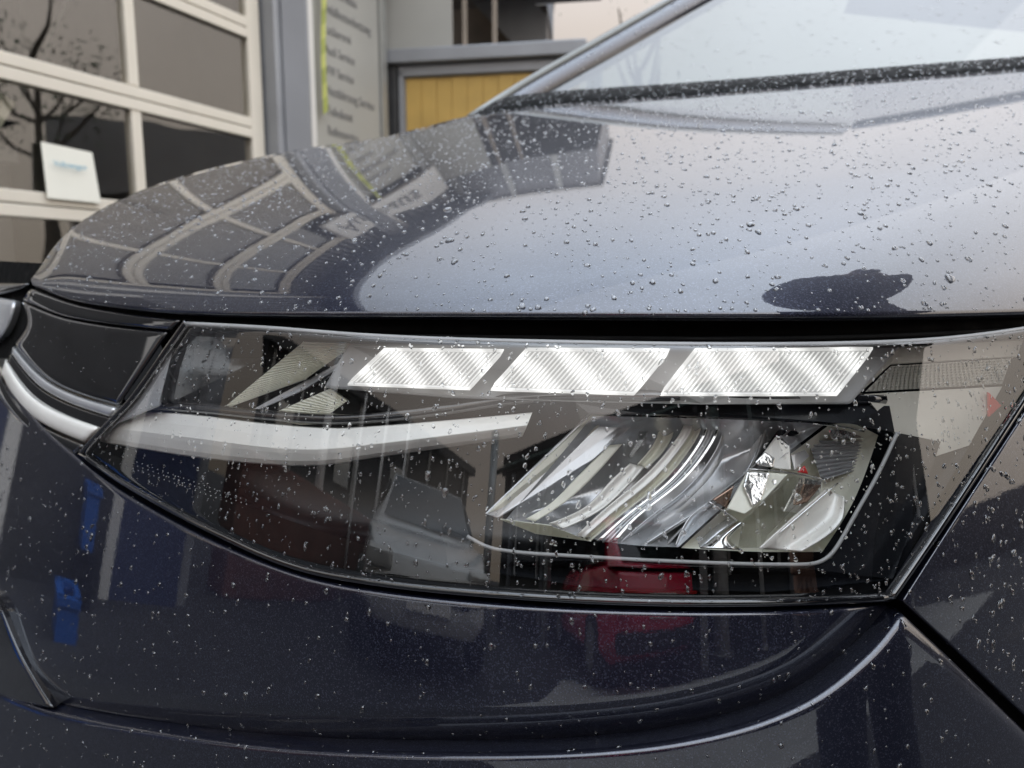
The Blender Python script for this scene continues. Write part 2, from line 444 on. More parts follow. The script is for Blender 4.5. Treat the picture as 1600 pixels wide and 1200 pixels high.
ANG = math.atan2(.917, .40)
G1 = Frame((-1.47, 4.45), ANG)
ws = thing('workshop_building', 'grey workshop with glazed cream sectional door and steel column', 'building', G1.pt(0, 0, 0))
G1.box('wall', -4.25, -2.60, .02, .30, 0, 3.82, WALLGREY, ws)
G1.box('wall', -2.60, 1.32, .06, .30, 3.43, 3.82, WALLGREY, ws)
G1.box('floor', -4.25, 1.3, .30, 5, 0, .01, DARKROOM, ws)
G1.box('back_wall', -4.25, 1.3, 5, 5.1, 0, 3.82, DARKROOM, ws)
G1.box('side_wall', 1.3, 1.4, .02, 5.1, 0, 3.82, DARKROOM, ws)
G1.box('side_wall', -4.35, -4.25, .02, 5.1, 0, 3.82, WALLGREY, ws)
G1.box('roof', -4.4, 1.55, -.25, 5.2, 3.82, 3.98, CLAD, ws)
G1.box('gutter', -4.4, 1.55, -.36, -.252, 3.84, 3.95, COLUMN, ws, .02)
G1.box('column', .05, .36, -.10, .12, 0, 3.82, COLUMN, ws, .01)
G1.box('column_web', .10, .31, -.115, -.102, 0, 3.82, WALLGREY, ws)
G1.box('jamb_strip', .375, .455, -.06, .08, 0, 3.82, WHITEP, ws, .006)
for k in range(13):
    t = -4.2 + k * .125
    G1.box('cladding_rib', t, t + .062, -.012, .018, 1.0, 3.81, CLAD, ws)
for k in range(12, 43):
    t = -4.2 + k * .125
    G1.box('cladding_rib', t, t + .062, -.012, .028, 3.45, 3.81, CLAD, ws)
G1.box('plinth', -4.25, -2.62, -.03, .018, .0, .96, NAVYP, ws)
tubeo('downpipe', [G1.pt(-2.75, -.06, 0), G1.pt(-2.75, -.06, 3.8)], .045, WHITEP, ws)
G1.box('door_frame', -3.75, -3.68, -.05, -.032, 0, 2.1, WHITEP, ws)
G1.box('door_frame', -2.98, -2.91, -.05, -.032, 0, 2.1, WHITEP, ws)
G1.box('side_door', -3.68, -2.98, -.045, -.032, 0, 2.05, STEELD, ws)
# glazed sectional door
door = G1.box('sectional_door', -2.60, -2.53, -.01, .05, 0, 3.40, DOORFRAME, ws, .004)
G1.box('mullion', -.07, 0.03, -.01, .05, 0, 3.40, DOORFRAME, door, .004)
for k in range(1, 3):
    t = -.84 * k
    for j in range(6):
        z0, z1 = .12 + .5425 * j + .055, .12 + .5425 * (j + 1) - .055
        G1.box('mullion', t - .028, t + .028, -.006, .046, z0, z1, DOORFRAME, door, .003)
for j in range(7):
    z = .115 + .5425 * j
    G1.box('rail', -2.53, -.07, -.012, .050, z - .055, z - .003, DOORFRAME, door, .004)
    G1.box('rail', -2.53, -.07, -.012, .050, z + .003, z + .055, DOORFRAME, door, .004)
for k in range(3):
    for j in range(6):
        z0, z1 = .12 + .5425 * j + .05, .12 + .5425 * (j + 1) - .05
        G1.box('pane', -.84 * (k + 1) + .03 + (.05 if k == 2 else 0), -.84 * k - .03 - (.04 if k == 0 else 0), .016, .022, z0, z1, PANE, door)
# things inside the workshop, seen through the panes
sh = G1.quadsheet('plastic_sheet', [(-2.4, .16, 1.28), (-1.55, .13, 1.30), (-1.34, .12, 1.63), (-1.40, .12, 1.66), (-2.4, .16, 1.66)], .01, CLOTH)
tag(sh, 'pale translucent sheet hanging inside the workshop behind the sectional door', 'sheet')
sh2 = G1.quadsheet('paper_roll', [(-1.60, .12, 1.17), (-1.32, .12, 1.17), (-1.56, .12, 1.27)], .05, CLOTH)
tag(sh2, 'small pale folded sheet low behind the workshop door panes', 'sheet')
cab = thing('tool_cabinet', 'dark grey tool cabinet inside the workshop behind the door', 'cabinet', G1.pt(-.6, 1.6, 0))
G1.box('carcass', -.95, -.3, 1.5, 2.0, 0, 1.75, COLUMN, cab, .01)
for k in range(4): G1.box('drawer', -.92, -.33, 1.48, 1.498, .2 + k * .38, .54 + k * .38, WALLGREY, cab, .006)
sv = thing('wall_shelf', 'shelf with pale boxes inside the workshop', 'shelf', G1.pt(-2.4, 3.5, 0))
for k in range(3): G1.box('board', -3.4, -1.3, 4.4, 4.95, .9 + k * .6, .93 + k * .6, COLUMN, sv)
for k in range(9): G1.box('box', -3.35 + k * .23, -3.2 + k * .23, 4.5, 4.8, .94 + .6 * (k % 3), 1.2 + .6 * (k % 3), (WHITEP, SIGNM, CARDM)[k % 3], sv)
lf = thing('vehicle_lift', 'dark two post vehicle lift inside the workshop', 'lift', G1.pt(-1.2, 1.3, 0))
for t in (-2.05, -.45): G1.box('post', t - .09, t + .09, 1.2, 1.45, 0, 3.2, STEELD, lf, .01)
G1.box('beam', -2.14, -.36, 1.22, 1.43, 3.2, 3.35, STEELD, lf)
for t in (-1.6, -.9): G1.box('arm', t - .3, t + .3, 1.25, 1.35, 1.55, 1.63, COLUMN, lf)
hs = thing('hose', 'thin dark hoses hanging inside the workshop', 'hose', G1.pt(-1.2, .8, 3.3))
for k in range(3):
    tt = -1.7 + k * .55; tubeo('loop', [G1.pt(tt + .18 * math.sin(q * .5) , .8, 3.3 - q * .16) for q in range(9)], .018, STEELD, hs, 6)
G1.box('back_window', -3.3, -2.5, 4.96, 4.99, 1.5, 2.9, WHITEP, ws)
G1.box('back_door', -1.4, -.5, 4.96, 4.99, 0, 2.2, STEELD, ws)
# paper card standing on the middle rail
card = thing('paper_notice', 'white paper card with a blue printed word on the door rail', 'notice', G1.pt(-1.27, -.02, 1.25))
G1.quadsheet('sheet', [(-1.335, -.03, 1.232), (-1.085, -.03, 1.232), (-1.095, -.012, 1.455), (-1.33, -.012, 1.465)], -.004, CARDM, card)
text_mesh('print', 'Volkswagen', .032, wall_text_matrix(G1, -1.30, -.0375, 1.37), BLUETXT, card, ext=.0006)

# list sign beside the column
sg = thing('list_sign', 'tall pale grey sign listing workshop services in dark lettering', 'sign', G1.pt(.88, -.05, 0))
G1.box('panel', .46, 1.22, -.03, -.005, .5, 2.9, SIGNM, sg, .003)
G1.box('edge_strip', 1.225, 1.30, -.05, .02, .3, 2.95, STEELL, sg, .004)
lines = ['Karosseriebau', 'Unfallinstandsetzung', 'Lackiererei', 'Audi Service', 'VW Service', 'Nutzfahrzeug Service', 'Teiledienst', 'Reifenservice', 'Economy Service', 'Finanzdienstleistung', 'Autovermietung']
for k, s_ in enumerate(lines):
    text_mesh('lettering', s_, .088, wall_text_matrix(G1, .60, -.0315, 2.70 - .126 * k), SIGNTXT, sg, ext=.001, xs=.72)
# header sign above it
hd = thing('fascia_sign', 'white fascia sign with dark lettering above the list sign', 'sign', G1.pt(.5, -.08, 2.96))
G1.box('panel', -.42, 1.30, -.10, -.04, 2.98, 3.42, WHITEP, hd, .01)
text_mesh('lettering', 'Autohaus', .33, wall_text_matrix(G1, -.32, -.104, 3.10), SIGNTXT, hd, ext=.002)
# yellow striped strap
st = thing('strap', 'yellow green striped strap hanging in front of the list sign', 'strap', G1.pt(.52, -.09, 2.0))
for k in range(14):
    z = 1.92 + k * .09; x = .555 - .0025 * (13 - k) - .012 * math.sin(k * .5)
    G1.quadsheet('stripe', [(x - .022, -.075, z), (x + .022, -.075, z + .03), (x + .024, -.075, z + .12), (x - .020, -.075, z + .09)], .006, STRAP if k % 2 else STRAPD, st)

# annex with yellow slatted curtain under a beam
G2 = Frame((-.95, 5.72), math.atan2(-.23, 1.30))
ax = thing('annex_building', 'low annex with grey beam and yellow slatted curtain behind the car', 'building', G2.pt(0, 0, 0))
G2.box('beam', -.1, 1.5, -.06, .1, 2.44, 2.54, COLUMN, ax, .01)
G2.box('post', .0, .10, -.02, .1, 0, 2.44, STEELD, ax, .008)
G2.box('curtain_frame', .11, .15, .0, .08, 0, 2.40, COLUMN, ax, .005)
G2.box('curtain_head', .11, 1.5, .0, .08, 2.36, 2.43, COLUMN, ax, .005)
for k in range(11):
    t = .16 + k * .117
    G2.box('slat', t, t + .115, .03 + .003 * (k % 3), .05 + .003 * (k % 3), .02, 2.35, YELLOW, ax, .003)
G2.box('post', 1.5, 1.6, .0, .2, 0, 2.44, WALLGREY, ax)
G2.box('parapet', -.1, 1.5, .05, 1.6, 3.35, 4.0, CLAD, ax, .01)
G2.box('parapet_cap', -.14, 1.54, .0, 1.64, 4.0, 4.06, WHITEP, ax)
for k in range(3): G2.box('parapet_strip', .1 + k * .5, .16 + k * .5, .02, .049, 3.35, 3.99, STEELL, ax)
G2.box('upper_panel', .0, .52, .02, .045, 2.55, 3.34, SIGNM, ax, .004)
for k in range(2): G2.box('upright', .60 + k * .22, .63 + k * .22, .0, .038, 2.55, 3.34, WOODD, ax, .004)

# gabled house beyond the annex
G3 = Frame((-.75, 7.6), math.radians(-6))
gh = thing('gabled_house', 'brown house with steep grey roof rising behind the annex', 'house', G3.pt(0, 0, 0))
V = [(-5, .1, 0), (1.0, .1, 0), (1.0, .1, 3.1), (-2.0, .1, 6.1), (-5, .1, 3.3)]
G3.quadsheet('wall', V, -.15, WOODD, gh)
def slope_board(name, o0, o1, i0, i1, mat):
    pts = []
    for i_ in (i0, i1):
        for (t, z) in ((1.12 - o0 * .0, 3.02 + o0), (-2.05, 6.19 + o0), (-2.05, 6.19 + o1), (1.12, 3.02 + o1)):
            pts.append(G3.pt(t, i_, z))
    f = [(0, 1, 2, 3), (7, 6, 5, 4), (0, 4, 5, 1), (1, 5, 6, 2), (2, 6, 7, 3), (3, 7, 4, 0)]
    return mesh_obj(name, pts, f, mat, gh)
slope_board('roof', 0, .16, -.45, 6.0, ROOFM)
slope_board('barge_board', -.34, .19, -.50, -.455, COLUMN)
for k in range(12):
    t = .98 - k * .27; z = 3.30 + k * .27
    G3.box('tile_course', t - .16, t + .14, -.44, 5.9, z - .02, z + .02, ROOFM, gh)
d0 = G3.box('dormer', .55, 1.02, .6, 2.5, 3.3, 5.2, SIGNM, gh, .01)
for k in range(3): G3.box('dormer_board', .56 + k * .16, .70 + k * .16, .57, .598, 3.32, 5.1, (SIGNM, WHITEP)[k % 2], gh)
G3.box('corner_board', 1.03, 1.12, .55, .65, 3.2, 5.2, COLUMN, gh)

# house across the yard, mirrored in the door panes
G6 = Frame((13.5, 12.5), math.radians(-80)); nh = thing('neighbour_house', 'pale house with dark roof across the yard, mirrored in the door panes', 'house', G6.pt(2.5, 0, 0))
G6.box('wall', 0, 5.5, .0, 3.0, 0, 2.9, SIGNM, nh)
mesh_obj('roof', [G6.pt(*q) for q in ((-.3, -.4, 2.85), (5.8, -.4, 2.85), (5.8, 1.5, 4.9), (-.3, 1.5, 4.9), (-.3, 3.4, 2.85), (5.8, 3.4, 2.85))], [(0, 1, 2, 3), (3, 2, 5, 4), (0, 3, 4), (1, 5, 2)], ROOFM, nh)
for k in range(3): G6.box('window', .6 + k * 1.7, 1.5 + k * 1.7, -.03, -.001, 1.0, 2.2, GLASSD, nh)

# ---- trees
def tree(label, loc, h, cr, nleaf, ntr=9, group='trees round the yard'):
    t = thing('tree', label, 'tree', loc, group)
    rr = random.Random(int(loc[0] * 91 + loc[1] * 13)); base = Vector(loc)
    V, Fc = [], []
    def add(pts, rad):
        v, f = tube_pts(pts, rad, 6); b = len(V); V.extend(v); Fc.extend([tuple(q + b for q in ff) for ff in f])
    add([base, base + Vector((.05, .02, h * .3)), base + Vector((-.04, .05, h * .75))], [h * .03, h * .022, h * .008])
    tips = []
    for k in range(ntr):
        z = h * (.25 + .5 * rr.random()); a = rr.random() * 6.28; r = cr * (.5 + .5 * rr.random())
        s_ = base + Vector((0, 0, z)); e_ = s_ + Vector((math.cos(a) * r, math.sin(a) * r, h * (.1 + .22 * rr.random())))
        m_ = (s_ + e_) / 2 + Vector((0, 0, -.05 * h)); add([s_, m_, e_], [h * .009, h * .006, h * .002]); tips += [e_, m_ * .4 + e_ * .6]
    mesh_obj('trunk', V, Fc, BARK, t)
    V, Fc = [], []
    for k in range(nleaf):
        c = rr.choice(tips) + Vector((rr.gauss(0, 1), rr.gauss(0, 1), rr.gauss(0, 1))) * cr * .22
        a = Vector((rr.gauss(0, 1), rr.gauss(0, 1), rr.gauss(0, 1))).normalized(); b = a.orthogonal().normalized(); s_ = cr * .035 * (.6 + rr.random())
        n0 = len(V); V += [c - a * s_, c + b * s_ * .5, c + a * s_, c - b * s_ * .5]; Fc.append((n0, n0 + 1, n0 + 2, n0 + 3))
    mesh_obj('crown', V, Fc, LEAF, t)
    return t
tree('bare leafy tree reaching past the gabled house roof', (.42, 12.5, 0), 6.4, .7, 160)
tree('thin tree showing beside the windscreen pillar', (2.35, 14, 0), 6.2, .6, 120)
tree('tall leafy tree beside the pale house, mirrored in the door panes', (14.0, 6.4, 0), 7.6, 1.7, 900)
tree('dark bush mirrored low in the outer end of the headlight', (10.5, .5, 0), 1.2, 1.0, 2500)
tree('rounded bush behind the car seen through its windscreen', (1.6, 8.5, 0), 2.6, 1.1, 2600)

# ---- the yard behind the photographer, mirrored in lens and paint
A_ = Vector((8.4, -3.3)); B_ = Vector((-5.6, -9.2)); dv_ = A_ - B_
G4 = Frame(B_, math.atan2(dv_.y, dv_.x)); L4 = dv_.length
# inward (+i) must point away from the camera
G4.flip = -1
hall = thing('hall', 'long dark hall across the yard mirrored in the headlight lens', 'building', G4.pt(L4 / 2, 0, 0))
G4.box('wall', 0, L4, -.4, -.1, 0, 3.5, HALLM, hall)
G4.box('roof', -.3, L4 + .3, -4, .15, 3.5, 3.7, STEELD, hall)
for k in range(7):
    t = .8 + k * 2.1
    G4.box('window', t, t + 1.3, -.098, -.05, 1.0, 2.5, GLASSD, hall)
    G4.box('window_frame', t - .08, t - .002, -.098, -.02, .92, 2.58, WHITEP, hall)
    G4.box('window_frame', t + 1.302, t + 1.38, -.098, -.02, .92, 2.58, WHITEP, hall)
    G4.box('pilaster', t - .52, t - .36, -.098, .02, 0, 3.48, WALLGREY, hall)
TRANSL = bpy.data.materials.new('translucent_sheet'); TRANSL.use_nodes = True
_t = TRANSL.node_tree; _t.nodes.clear(); _o = _t.nodes.new("ShaderNodeOutputMaterial"); _m = _t.nodes.new("ShaderNodeMixShader"); _m.inputs[0].default_value = .5
_d = _t.nodes.new("ShaderNodeBsdfDiffuse"); _d.inputs[0].default_value = (.5, .55, .53, 1); _l = _t.nodes.new("ShaderNodeBsdfTranslucent"); _l.inputs[0].default_value = (.5, .58, .55, 1)
_n = _t.nodes.new("ShaderNodeTexNoise"); _n.inputs['Scale'].default_value = 3
_t.links.new(_d.outputs[0], _m.inputs[1]); _t.links.new(_l.outputs[0], _m.inputs[2]); _t.links.new(_m.outputs[0], _o.inputs[0])
cp = thing('canopy', 'steel canopy with translucent roof sheets mirrored in the headlight lens', 'canopy', G4.pt(L4 / 2, 2, 0))
for k in range(6):
    t = 2.6 + k * 2.0
    G4.box('post', t - .07, t + .07, 1.9, 2.04, 0, 2.6, STEELL if k % 2 else STEELD, cp)
    a = G4.pt(t, 2.2, 2.5); b = G4.pt(t, .17, 3.3)
    tubeo('rafter', [a, b], .07, STEELD, cp, 6)
    tubeo('brace', [G4.pt(t, 1.95, 1.7), G4.pt(t, 1.0, 2.95)], .045, STEELD, cp, 6)
    if k < 5: tubeo('cross_brace', [G4.pt(t, 2.0, 1.8), G4.pt(t + 2, 2.0, 2.5)], .03, STEELD, cp, 6)
for k in range(5):
    i_ = 2.1 - k * .48; z = 2.6 + k * .19
    tubeo('purlin', [G4.pt(2.0, i_, z), G4.pt(13.2, i_, z)], .05, STEELD, cp, 6)
for k in range(10):
    t = 2.1 + k * 1.1
    G4.quadsheet('roof_sheet', [(t, 2.25, 2.62), (t + 1.06, 2.25, 2.62), (t + 1.06, .17, 3.42), (t, .17, 3.42)], .006, TRANSL, cp)

def post(label, az, r, h, rad, mat):
    a = math.radians(az); x, y = math.sin(a) * r, math.cos(a) * r
    t = thing('post', label, 'post', (x, y, 0), 'pale posts in the yard')
    tubeo('shaft', [(x, y, 0), (x, y, h)], rad, mat, t, 10)
    tubeo('cap', [(x, y, h), (x, y, h + .03)], rad * 1.12, STEELL, t, 10)
    tubeo('foot', [(x, y, 0), (x, y, .05)], rad * 1.7, STEELL, t, 10)
post('thick pale post mirrored left of centre in the lens', -104, 5.0, 2.6, .07, WHITEP)
post('first thin pale post mirrored beside the thick left post', -111, 5.2, 2.2, .022, WHITEP)
post('second thin pale post mirrored beside the thick left post', -116, 5.2, 2.2, .022, WHITEP)
post('third thin pale post mirrored beside the thick left post', -121, 5.2, 2.2, .022, WHITEP)
post('pale post mirrored between the silver car and the red car', -143, 5.0, 2.4, .09, STEELL)
post('broad pale post mirrored right of the red car', 155, 5.2, 3.0, .16, WHITEP)
post('slim pale post mirrored right of the broad post', 145, 5.2, 3.0, .05, WHITEP)
post('pale post mirrored at the outer corner of the lens', 133, 5.2, 3.0, .10, STEELL)

def crate(label, t0, t1, i0, i1, z0, z1, mat):
    bn = thing('crate', label, 'crate', G1.pt((t0 + t1) / 2, (i0 + i1) / 2, z0), 'crates by the workshop wall')
    G1.box('base', t0, t1, i0, i1, z0, z0 + .02, mat, bn)
    for a_ in ((t0, t1, i0, i0 + .02), (t0, t1, i1 - .02, i1), (t0, t0 + .02, i0 + .02, i1 - .02), (t1 - .02, t1, i0 + .02, i1 - .02)):
        G1.box('side', *a_, z0 + .021, z1 - .03, mat, bn)
        G1.box('rim', a_[0] - .01, a_[1] + .01, a_[2] - .01, a_[3] + .01, z1 - .029, z1, mat, bn)
crate('black crate between two blue ones by the workshop wall', -3.56, -3.42, -.32, -.1, 0.0, .24, BLACK)
crate('blue crate on top of the black crate, mirrored in the bumper', -3.54, -3.44, -.31, -.11, .241, .50, BLUEB)
crate('blue crate on the ground in front of the black crate', -3.40, -3.27, -.75, -.50, 0, .15, BLUEB)
bw = boxo('low_wall', (-4.9, -1.5, .5), (.3, 4.0, 1.0), BRICK, None, Matrix.Rotation(math.radians(-32), 3, 'Z'), .02)
tag(bw, 'dark red brown wall mirrored in the left of the bumper', 'wall')

# ---- parked cars
def parked_car(name, label, loc, rot, mat, kind=0):
    t = thing(name, label, 'car', loc); R = Matrix.Rotation(rot, 3, 'Z'); Lc = Vector(loc)
    st_ = [(-2.05, .42, .55, .40), (-1.98, .30, .74, .70), (-1.5, .20, .88, .84), (-.9, .18, .95, .87), (0, .18, .97, .88), (.9, .18, .97, .88), (1.6, .20, .96, .86), (1.95, .30, .90, .74), (2.05, .45, .70, .45)]
    V, Fc = [], []; m = 8
    for x, z0, z1, hw in st_:
        for (yy, zz) in ((-hw * .8, z0), (-hw, z0 + .12), (-hw, (z0 + z1) / 2), (-hw * .94, z1), (hw * .94, z1), (hw, (z0 + z1) / 2), (hw, z0 + .12), (hw * .8, z0)):
            V.append(Lc + R @ Vector((x, yy, zz)))
    for k in range(len(st_) - 1):
        for j in range(m): Fc.append((k * m + j, k * m + (j + 1) % m, (k + 1) * m + (j + 1) % m, (k + 1) * m + j))
    Fc += [tuple(range(m - 1, -1, -1)), tuple((len(st_) - 1) * m + j for j in range(m))]
    body = mesh_obj('body', V, Fc, mat, t, True); bevel(body, .03)
    cb = [(-1.05, .93, .76, .93), (-.35, .94, .70, 1.42), (.5, .96, .70, 1.48), (1.35, .96, .70, 1.40), (1.9, .94, .74, .95)]
    V, Fc = [], []
    for x, zb, hw, zt in cb:
        for (yy, zz) in ((-hw * 1.08, zb), (-hw * .98, zb + (zt - zb) * .6), (-hw * .86, zt), (hw * .86, zt), (hw * .98, zb + (zt - zb) * .6), (hw * 1.08, zb)): V.append(Lc + R @ Vector((x, yy, zz)))
    for k in range(4):
        for j in range(5): Fc.append((k * 6 + j, k * 6 + j + 1, (k + 1) * 6 + j + 1, (k + 1) * 6 + j))
    mesh_obj('cabin', V, Fc, mat, t, True)
    def pane_(name, pts):
        q = [Lc + R @ Vector(p_) for p_ in pts]; mesh_obj(name, q + [v + (v - (Lc + Vector((0, 0, 1)))).normalized() * .012 for v in q], [(0, 1, 2, 3), (7, 6, 5, 4), (0, 4, 5, 1), (1, 5, 6, 2), (2, 6, 7, 3), (3, 7, 4, 0)], GLASSD, t)
    pane_('windscreen', [(-.98, -.66, .99), (-.98, .66, .99), (-.40, .58, 1.40), (-.40, -.58, 1.40)])
    pane_('rear_window', [(1.86, -.62, 1.0), (1.86, .62, 1.0), (1.42, .56, 1.37), (1.42, -.56, 1.37)])
    for sgn in (-1, 1):
        pane_('side_window', [(-.72, sgn * .82, 1.0), (.42, sgn * .80, 1.0), (.42, sgn * .66, 1.40), (-.32, sgn * .68, 1.36)])
        pane_('side_window', [(.50, sgn * .80, 1.0), (1.62, sgn * .80, 1.0), (1.30, sgn * .66, 1.36), (.50, sgn * .66, 1.40)])
        for x in (-1.28, 1.28):
            c = Lc + R @ Vector((x, sgn * .80, .32)); axs = R @ Vector((0, sgn, 0))
            w0 = mesh_obj('wheel', *tube_pts([c - axs * .1, c + axs * .085], .315, 20), TYRE, t)
            mesh_obj('rim', *tube_pts([c + axs * .02, c + axs * .095], .20, 16), STEELL, w0)
        for x, nm, mt in ((-2.0, 'headlight', LAMPG), (1.99, 'rear_light', REDGLASS)):
            c = Lc + R @ Vector((x, sgn * .58, .68)); boxo(nm, c, (.12, .28, .13), mt, t, R, .03)
    boxo('number_plate', Lc + R @ Vector((2.06, 0, .62)), (.02, .5, .11), WHITEP, t, R, .004)
    boxo('number_plate', Lc + R @ Vector((-2.07, 0, .48)), (.02, .5, .11), WHITEP, t, R, .004)
    boxo('bumper', Lc + R @ Vector((2.0, 0, .40)), (.16, 1.5, .16), BLACK, t, R, .04)
    return t
parked_car('parked_car', 'red parked car mirrored in the lens and bumper', (-.35, -4.9, 0), math.radians(62), REDP)
parked_car('parked_car', 'silver parked car mirrored in the bumper beside the red one', (-3.7, -2.75, 0), math.radians(217), SILVERP)

# shed closing the yard on the left
G5 = Frame((-9.6, -.6), math.atan2(-8.4, 1.6)); shed = thing('shed', 'dark shed with pale uprights at the left end of the yard', 'shed', G5.pt(4, 0, 0))
G5.box('wall', 0, 8.6, -.3, 0, 0, 3.2, HALLM, shed)
G5.box('roof', -.2, 8.8, -3.5, .3, 3.2, 3.4, STEELD, shed)
for k in range(9): G5.box('upright', .2 + k * 1.0, .27 + k * 1.0, .001, .06, 0, 3.19, STEELL, shed)
for k in range(4): G5.box('window', .6 + k * 2.0, 1.1 + k * 2.0, .001, .03, 1.5, 2.4, LAMPG, shed)

# ---- the photographer: crouched beside the camera, mirrored in the bonnet
def skin_figure(name, verts, edges, radii, mat, parent, root=0, sub=2):
    me = bpy.data.meshes.new(name); me.from_pydata(verts, edges, []); me.materials.append(mat)
    o = bpy.data.objects.new(name, me); COL.objects.link(o)
    md = o.modifiers.new('skin', 'SKIN'); md.use_smooth_shade = True
    sv_ = me.skin_vertices[0].data
    for k, r in enumerate(radii): sv_[k].radius = (r if isinstance(r, tuple) else (r, r)); sv_[k].use_root = (k == root)
    s_ = o.modifiers.new('sub', 'SUBSURF'); s_.levels = sub; s_.render_levels = sub
    if parent: attach(o, parent)
    return o
PXo, PYo = .75, .0
pr = thing('person', 'person in dark hooded jacket bending towards the bonnet, mirrored in its paint', 'person', (PXo, PYo, 0))
bv = [(0, 0, .94), (-.02, .12, 1.11), (-.05, .25, 1.26), (-.06, .36, 1.37), (-.07, .42, 1.42), (-.08, .47, 1.47), (-.10, .54, 1.54), (-.10, .57, 1.61),
      (.11, .31, 1.32), (.20, .12, 1.08), (.17, .02, .84), (-.25, .31, 1.32), (-.24, .10, 1.10), (-.21, -.02, .88),
      (.10, .02, .86), (.11, -.05, .48), (.12, .03, .09), (-.10, .02, .86), (-.11, -.05, .48), (-.12, .03, .09), (.13, .16, .05), (-.13, .16, .05)]
be = [(0, 1), (1, 2), (2, 3), (3, 4), (4, 5), (5, 6), (6, 7), (3, 8), (8, 9), (9, 10), (3, 11), (11, 12), (12, 13), (0, 14), (14, 15), (15, 16), (0, 17), (17, 18), (18, 19), (16, 20), (19, 21)]
br = [(.17, .13), (.16, .12), (.19, .13), (.15, .11), .065, .10, .115, .07, .075, .058, .042, .075, .058, .042, .10, .07, .05, .10, .07, .05, .045, .045]
skin_figure('body', [(x + PXo, y + PYo, z) for x, y, z in bv], be, br, JACKET, pr)
# hood of the jacket, a peaked shell round the head
V, Fc = [], []
for j in range(9):
    ph = math.pi * j / 8
    for i in range(17):
        th = -math.pi * .72 + 2 * math.pi * .72 * i / 16
        r = .145; pk = .05 * math.exp(-((j - 1) / 1.5) ** 2)
        V.append((PXo - .10 + r * math.sin(ph) * math.sin(th), PYo + .54 - r * math.sin(ph) * math.cos(th) * 1.12, 1.55 + r * 1.25 * math.cos(ph) + pk))
for j in range(8):
    for i in range(16): Fc.append((j * 17 + i, j * 17 + i + 1, (j + 1) * 17 + i + 1, (j + 1) * 17 + i))
hd_ = mesh_obj('hood', V, Fc, JACKET, pr, True); md = hd_.modifiers.new('s', 'SOLIDIFY'); md.thickness = .012
# face and hands
def ell(name, c, r, mat, seg=14):
    bm = bmesh.new(); bmesh.ops.create_uvsphere(bm, u_segments=seg, v_segments=seg // 2 + 2, radius=1)
    bmesh.ops.transform(bm, matrix=Matrix.Translation(c) @ Matrix.Diagonal((*r, 1)), verts=bm.verts)
    return bm_obj(name, bm, mat, pr, True)
HX, HY = PXo - .10, PYo + .58
ell('face', (HX, HY, 1.52), (.078, .085, .115), SKIN); ell('nose', (HX, HY + .085, 1.51), (.014, .022, .022), SKIN)
for sgn in (-1, 1): ell('eye', (HX + sgn * .032, HY + .072, 1.535), (.014, .012, .010), WHITEP)
ell('mouth', (HX, HY + .075, 1.46), (.026, .012, .007), BRICK)
for (hx, hy, sg_) in ((.17, .02, -1), (-.21, -.02, 1)):
    hv = [(hx, hy, .82), (hx - .01, hy, .76)]; he = [(0, 1)]; hr = [(.02, .03), (.02, .036)]
    for f in range(4):
        xx = hx - .035 + f * .018; Lf = (.05, .06, .057, .045)[f]
        b0 = len(hv); hv += [(xx, hy, .725), (xx - .006, hy + sg_ * .008, .725 - Lf * .6), (xx - .008, hy + sg_ * .024, .725 - Lf)]
        he += [(1, b0), (b0, b0 + 1), (b0 + 1, b0 + 2)]; hr += [.0095, .009, .008]
    b0 = len(hv); hv += [(hx - .045, hy + sg_ * .01, .77), (hx - .058, hy + sg_ * .02, .73)]; he += [(0, b0), (b0, b0 + 1)]; hr += [.011, .010]
    skin_figure('hand', [(x + PXo, y + PYo, z) for x, y, z in hv], he, hr, SKIN, pr, 0, 2)
rw = boxo('boundary_wall', (9.0, -.6, .4), (.25, 7.0, .8), HALLM, None, Matrix.Rotation(math.radians(12), 3, 'Z'), .02)
tag(rw, 'low dark wall at the right edge of the yard, mirrored in the fender', 'wall')

# ================================================================== the car
car = thing('car', 'dark navy blue car with rain beads, seen close at its lit headlight', 'car', (0.3, 1.0, 0))

